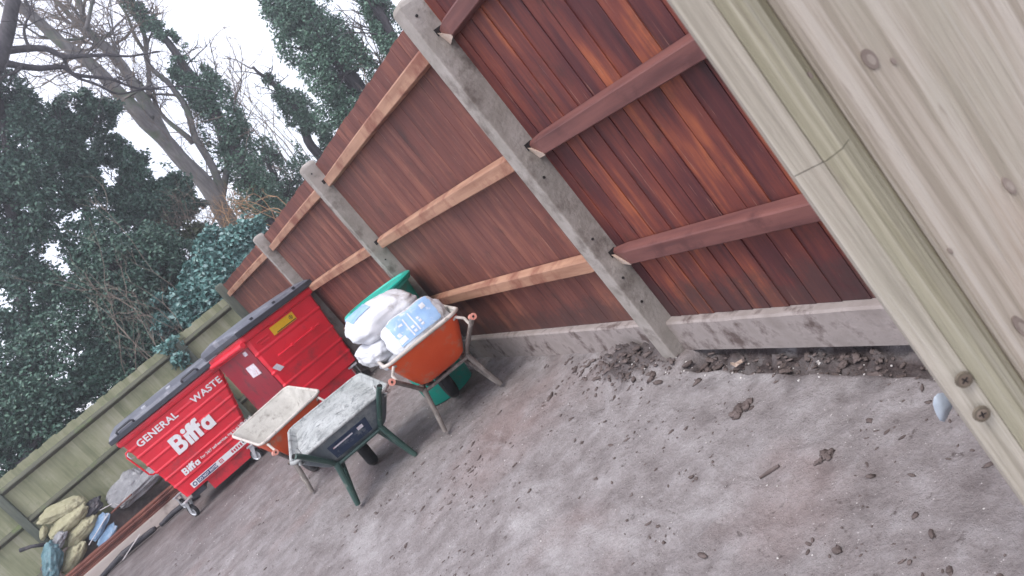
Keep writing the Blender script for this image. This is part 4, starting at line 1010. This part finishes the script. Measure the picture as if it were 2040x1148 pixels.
def ivy_tree(label, pxs, y0, y1, r0, r1, ivy, leafm, n_leaf, size, seed, gname=None, bark='bark_dark', extra=(), hole=-.1, ntw=10, name='ivy_clad_tree', twl=.9):
    """pxs: line of the trunk; ivy = [(t along trunk, radius)...]; extra = [(px,py,dy,rx,rz)] further clumps"""
    rr = random.Random(seed); b = P(*pxs[0], y0); t = thing(name, label, 'tree', (b.x, y0, 0), group=gname)
    o = Vector(t.location); mb = MB(); b0 = Vector((b.x+.02, y0, -.05))
    k = len(pxs)-1; pts = [b0]+[P(a, c, y0+(y1-y0)*i/max(k,1)) for i, (a, c) in enumerate(pxs)]
    n = (k+1)*5; pp = wander(pts, n, .08, seed)
    mb.tube(pp, [r0+(r1-r0)*(i/n) for i in range(n+1)], 8)
    cl = MB(); tot = sum(q[1]**1.6 for q in ivy)+sum((q[3]*q[4])**.8 for q in extra)
    for (tt, rad) in ivy:
        c = pp[min(n, int(tt*n))]
        cloud(cl, c, (rad, rad*.9, rad*1.25), int(n_leaf*rad**1.6/tot), size, rr, hole, 1.5, .45, seed)
    for (px, py, dy, rx, rz) in extra:
        c = P(px, py, y0+dy)
        near = min(pp, key=lambda v: (v-c).length); 
        mb.tube(wander([near, near.lerp(c,.5)+Vector((0,0,-.15)), c], 8, .05, seed+px), [r0*.35*(1-.8*i/8)+.008 for i in range(9)], 5)
        cloud(cl, c, (rx, min(rx, rz)*.85, rz), int(n_leaf*(rx*rz)**.8/tot), size, rr, hole, 1.3, .35, seed+px)
    tw = MB()
    twigs(mb, pp, rr, ntw, twl, r0*.10+.006, 2, .35)
    for m_, nm, mt in ((mb, 'trunk', M[bark]), (cl, 'crown', M[leafm]), (tw, 'twigs', M['twig'])):
        if not m_.v: continue
        m_.v = [(x-o.x, y-o.y, z-o.z) for x, y, z in m_.v]; m_.build(nm, mt, t, smooth='all' if nm != 'crown' else False)
    return t
gi = 'ivy clad trees behind the fences'
ivy_tree('slender ivy clad trunk leaning behind the largest leafless tree', [(560,470),(500,365),(455,265),(410,190),(370,130),(320,75),(275,25),(235,-20)], 17.2, 17.2, .16, .05,
         [(.22,.6),(.3,.6),(.38,.56),(.45,.54),(.52,.48),(.58,.42),(.64,.36),(.70,.31),(.76,.27),(.82,.23),(.88,.2),(.94,.17)], 'ivy', 18000, .066, 31, gi, hole=-.05)
ivy_tree('short ivy clad stump with bare tip, left of the broad ivy clad tree', [(650,330),(610,260),(585,215),(555,180),(528,155),(505,130)], 18, 18, .14, .03,
         [(.2,.6),(.33,.55),(.45,.48),(.56,.36),(.66,.26),(.78,.16)], 'ivy', 10000, .066, 33, gi)
ivy_tree('broad dense ivy clad tree rising behind the middle of the brown fence', [(800,330),(725,200),(685,130),(640,70),(590,10),(540,-50)], 16, 15.6, .22, .12,
         [(.2,.65),(.32,.7),(.42,.72),(.52,.72),(.62,.74),(.72,.74),(.82,.7),(.92,.65)], 'ivy', 36000, .066, 35, gi, extra=((600,40,.3,.5,.5),(560,20,0,.45,.4),(700,215,-.2,.5,.4),(650,150,-.3,.55,.6),(590,95,0,.45,.5),(660,230,0,.4,.35)), hole=-.18, ntw=16)
ivy_tree('ivy clad tree half hidden by the top of the nearest concrete post', [(900,260),(800,110),(765,50),(735,0),(700,-60)], 15, 15, .16, .09,
         [(.3,.35),(.45,.38),(.55,.36),(.65,.36),(.75,.36),(.85,.4),(.95,.4)], 'ivy', 10000, .064, 37, gi, ntw=30, twl=1.2)
ivy_tree('low ivy bush with trailing stems above the far end of the brown fence', [(600,440),(570,390),(540,340),(520,300)], 19, 19, .10, .03, [(.3,.5),(.5,.6),(.7,.6),(.9,.45)], 'ivy', 9000, .07, 39, gi, extra=((590,350,0,.55,.5),(500,340,.5,.45,.55),(480,390,.8,.5,.5),(530,410,.6,.5,.4),(560,300,.6,.35,.5)), hole=-.0, ntw=18)
# evergreen mass at the left
ge = 'dark evergreens behind the mossy fence'
ivy_tree('tall dark evergreen at the left edge of the view', [(100,960),(60,700),(30,450),(10,260),(-20,150)], 14.3, 14.3, .14, .05, [(.5,.7),(.65,.75),(.8,.7),(.92,.5)], 'evergreen', 44000, .066, 41, ge, name='evergreen_tree',
         extra=((20,230,0,.55,.5),(60,300,.2,.6,.55),(20,380,-.2,.7,.6),(100,390,.3,.6,.5),(40,500,.1,.7,.6),(-30,320,0,.6,.8),(30,600,0,.8,.6)), hole=-.12)
ivy_tree('dark evergreen with a rounded clump on its bough, right of the tall one', [(260,840),(220,640),(180,460),(150,330),(140,250)], 15, 15, .12, .04, [(.75,.4),(.9,.4)], 'evergreen', 20000, .064, 43, ge, name='evergreen_tree',
         extra=((150,225,0,.5,.36),(195,235,.1,.45,.32),(115,255,.1,.4,.4),(130,300,0,.35,.3),(165,345,.3,.3,.3)), hole=-.08)
ivy_tree('bushy evergreen below the trunk of the largest leafless tree', [(420,720),(360,560),(310,450),(270,380)], 15.5, 15.5, .12, .04, [(.7,.5),(.85,.45)], 'evergreen', 34000, .066, 45, ge, name='evergreen_tree',
         extra=((285,360,0,.55,.42),(340,385,.2,.5,.35),(250,330,0,.4,.35),(300,430,-.1,.7,.5),(220,300,.2,.35,.35),(370,430,.4,.45,.35),(230,410,0,.5,.45)), hole=-.10)
ivy_tree('wide dark evergreen bush filling the middle above the mossy fence', [(330,800),(280,690),(240,600),(220,520)], 14.0, 14.0, .10, .04, [(.55,.6),(.75,.7),(.9,.6)], 'evergreen', 44000, .066, 47, ge, name='evergreen_bush',
         extra=((180,480,.3,.55,.5),(290,520,.2,.7,.6),(150,560,0,.4,.5),(240,640,0,.7,.55),(330,590,.3,.6,.55),(300,680,-.2,.55,.45),(210,720,-.2,.6,.4),(370,520,.5,.45,.4)), hole=-.12)
ivy_tree('low evergreen bush hanging over the mossy fence at the left', [(60,960),(80,860),(90,780),(80,700)], 13.5, 13.5, .08, .03, [(.6,.6),(.8,.65)], 'evergreen', 34000, .066, 49, ge, name='evergreen_bush',
         extra=((60,780,0,.6,.5),(150,760,0,.55,.4),(20,720,.2,.6,.6),(110,680,.2,.6,.5),(10,860,0,.5,.4),(-20,900,.1,.6,.5),(40,820,.3,.6,.5),(-10,800,.4,.7,.6),(20,960,.2,.4,.4),(-40,1000,.2,.5,.5),(60,900,.2,.4,.3),(120,850,.1,.4,.25),(230,770,0,.4,.25)), hole=-.12)
ivy_tree('olive green bush in the shade between the evergreens and the laurel', [(400,740),(380,640),(350,560)], 14.6, 14.6, .08, .03, [(.7,.5),(.9,.5)], 'olive', 12000, .085, 51, ge, name='evergreen_bush',
         extra=((330,480,.3,.5,.4),(390,480,.3,.4,.35),(330,640,-.2,.4,.45),(280,740,-.4,.35,.3),(360,570,0,.5,.5)), hole=-.08)
# laurel
ivy_tree('pale teal leaved laurel shrub behind the corner of the two fences', [(480,640),(460,580),(450,520)], 13.6, 13.6, .06, .03, [(.75,.4),(.92,.4)], 'laurel', 17000, .088, 53, None, name='laurel_shrub',
         extra=((480,478,.1,.42,.26),(430,480,.1,.36,.26),(500,455,.2,.3,.22),(410,530,0,.42,.3),(375,575,0,.36,.3),(340,615,-.1,.32,.28),(330,650,-.1,.22,.22),(420,585,-.2,.4,.3),(460,540,-.1,.4,.3),(385,630,-.3,.28,.2)), hole=-.16, ntw=4)
ivy_tree('small ivy plant climbing over the mossy fence behind the containers', [(400,760),(370,720),(350,690)], 12.92, 12.92, .03, .015, [(.8,.16)], 'laurel', 1100, .085, 55, None, name='ivy_plant',
         extra=((345,690,-.18,.17,.15),(360,715,-.26,.14,.13),(330,700,-.1,.15,.12)), hole=-.2, ntw=3)
# bare shrubs
def bare_shrub(name, label, root, spots, y, mats, n, Ln, r, seed, group=None, sp=.5):
    rr = random.Random(seed); b = P(*root, y); t = thing(name, label, 'shrub', (b.x, y, 0), group=group); o = Vector(t.location)
    mb = MB(); st = []
    for k in range(n):
        px, py = rr.choice(spots); c = P(px+rr.uniform(-25,25), py+rr.uniform(-25,25), y+rr.uniform(-.4,.4))
        s0 = Vector((b.x+rr.uniform(-1.1,1.1), y+rr.uniform(-.3,.3), max(0, b.z-rr.uniform(.2,1))))
        q = wander([s0, s0.lerp(c,.5)+Vector((rr.uniform(-.3,.3),rr.uniform(-.3,.3),rr.uniform(0,.4))), c], 10, .12, seed+k)
        mb.tube(q, [r*(1-.7*i/10) for i in range(11)], 4, False); st.append(q)
    for q in st: twigs(mb, q, rr, 4, Ln, r*.6, 2, .25, sp)
    mb.v = [(x-o.x, y_-o.y, z-o.z) for x, y_, z in mb.v]; mb.build('branches', M[mats[1]], t, smooth='all')
    return t
bare_shrub('bare_shrub', 'tangle of bare pale twigs in front of the largest leafless tree', (450,560), [(340,440),(370,410),(400,430),(440,420),(330,480),(380,470),(420,455)], 15.2, ('twig','twig'), 46, .7, .012, 61, 'bare shrubs')
bare_shrub('bare_shrub', 'small clump of orange tan stems at the foot of the largest leafless tree', (470,470), [(450,415),(462,425),(440,420),(458,400)], 15.0, ('twig_tan','twig_tan'), 26, .35, .012, 63, 'bare shrubs')
bare_shrub('bare_shrub', 'thin leafless thicket between the ivy clad trunks', (600,420), [(500,250),(540,230),(480,330),(520,360),(450,160),(560,300)], 21, ('bark','twig'), 30, 1.4, .022, 65, 'bare shrubs')
bare_shrub('bare_shrub', 'long bare arching stems in front of the wide dark evergreen bush', (330,720), [(150,560),(200,580),(240,560),(180,420),(120,470),(290,600),(330,600),(60,640)], 13.3, ('twig','twig'), 13, .8, .010, 67, 'bare shrubs')
bare_shrub('bare_shrub', 'leafless branches showing between broad ivy tree and the nearest post', (800,200), [(720,20),(745,60),(700,50),(760,20),(730,100)], 15.6, ('bark','twig'), 16, .8, .02, 69, 'bare shrubs')

# ------------------------------------------------------------------ added haze volume for thin mist and the lens veil
mb = MB(); mb.box((-122, -62, -1.5), (122, 162, 16)); hz_ = mb.build('added_haze', bpy.data.materials.new('mist_and_lens_veil'))
hm = hz_.data.materials[0]; hm.use_nodes = True; hm.node_tree.nodes.clear()
ho = hm.node_tree.nodes.new('ShaderNodeOutputMaterial'); hv = hm.node_tree.nodes.new('ShaderNodeVolumePrincipled')
hv.inputs['Color'].default_value = (.93,.95,1,1); hv.inputs['Density'].default_value = .0050; hv.inputs['Anisotropy'].default_value = .5
hm.node_tree.links.new(hv.outputs[0], ho.inputs['Volume']); hz_['kind'] = 'stuff'; hz_['label'] = 'added pale haze for mist and lens veil over the yard and trees'
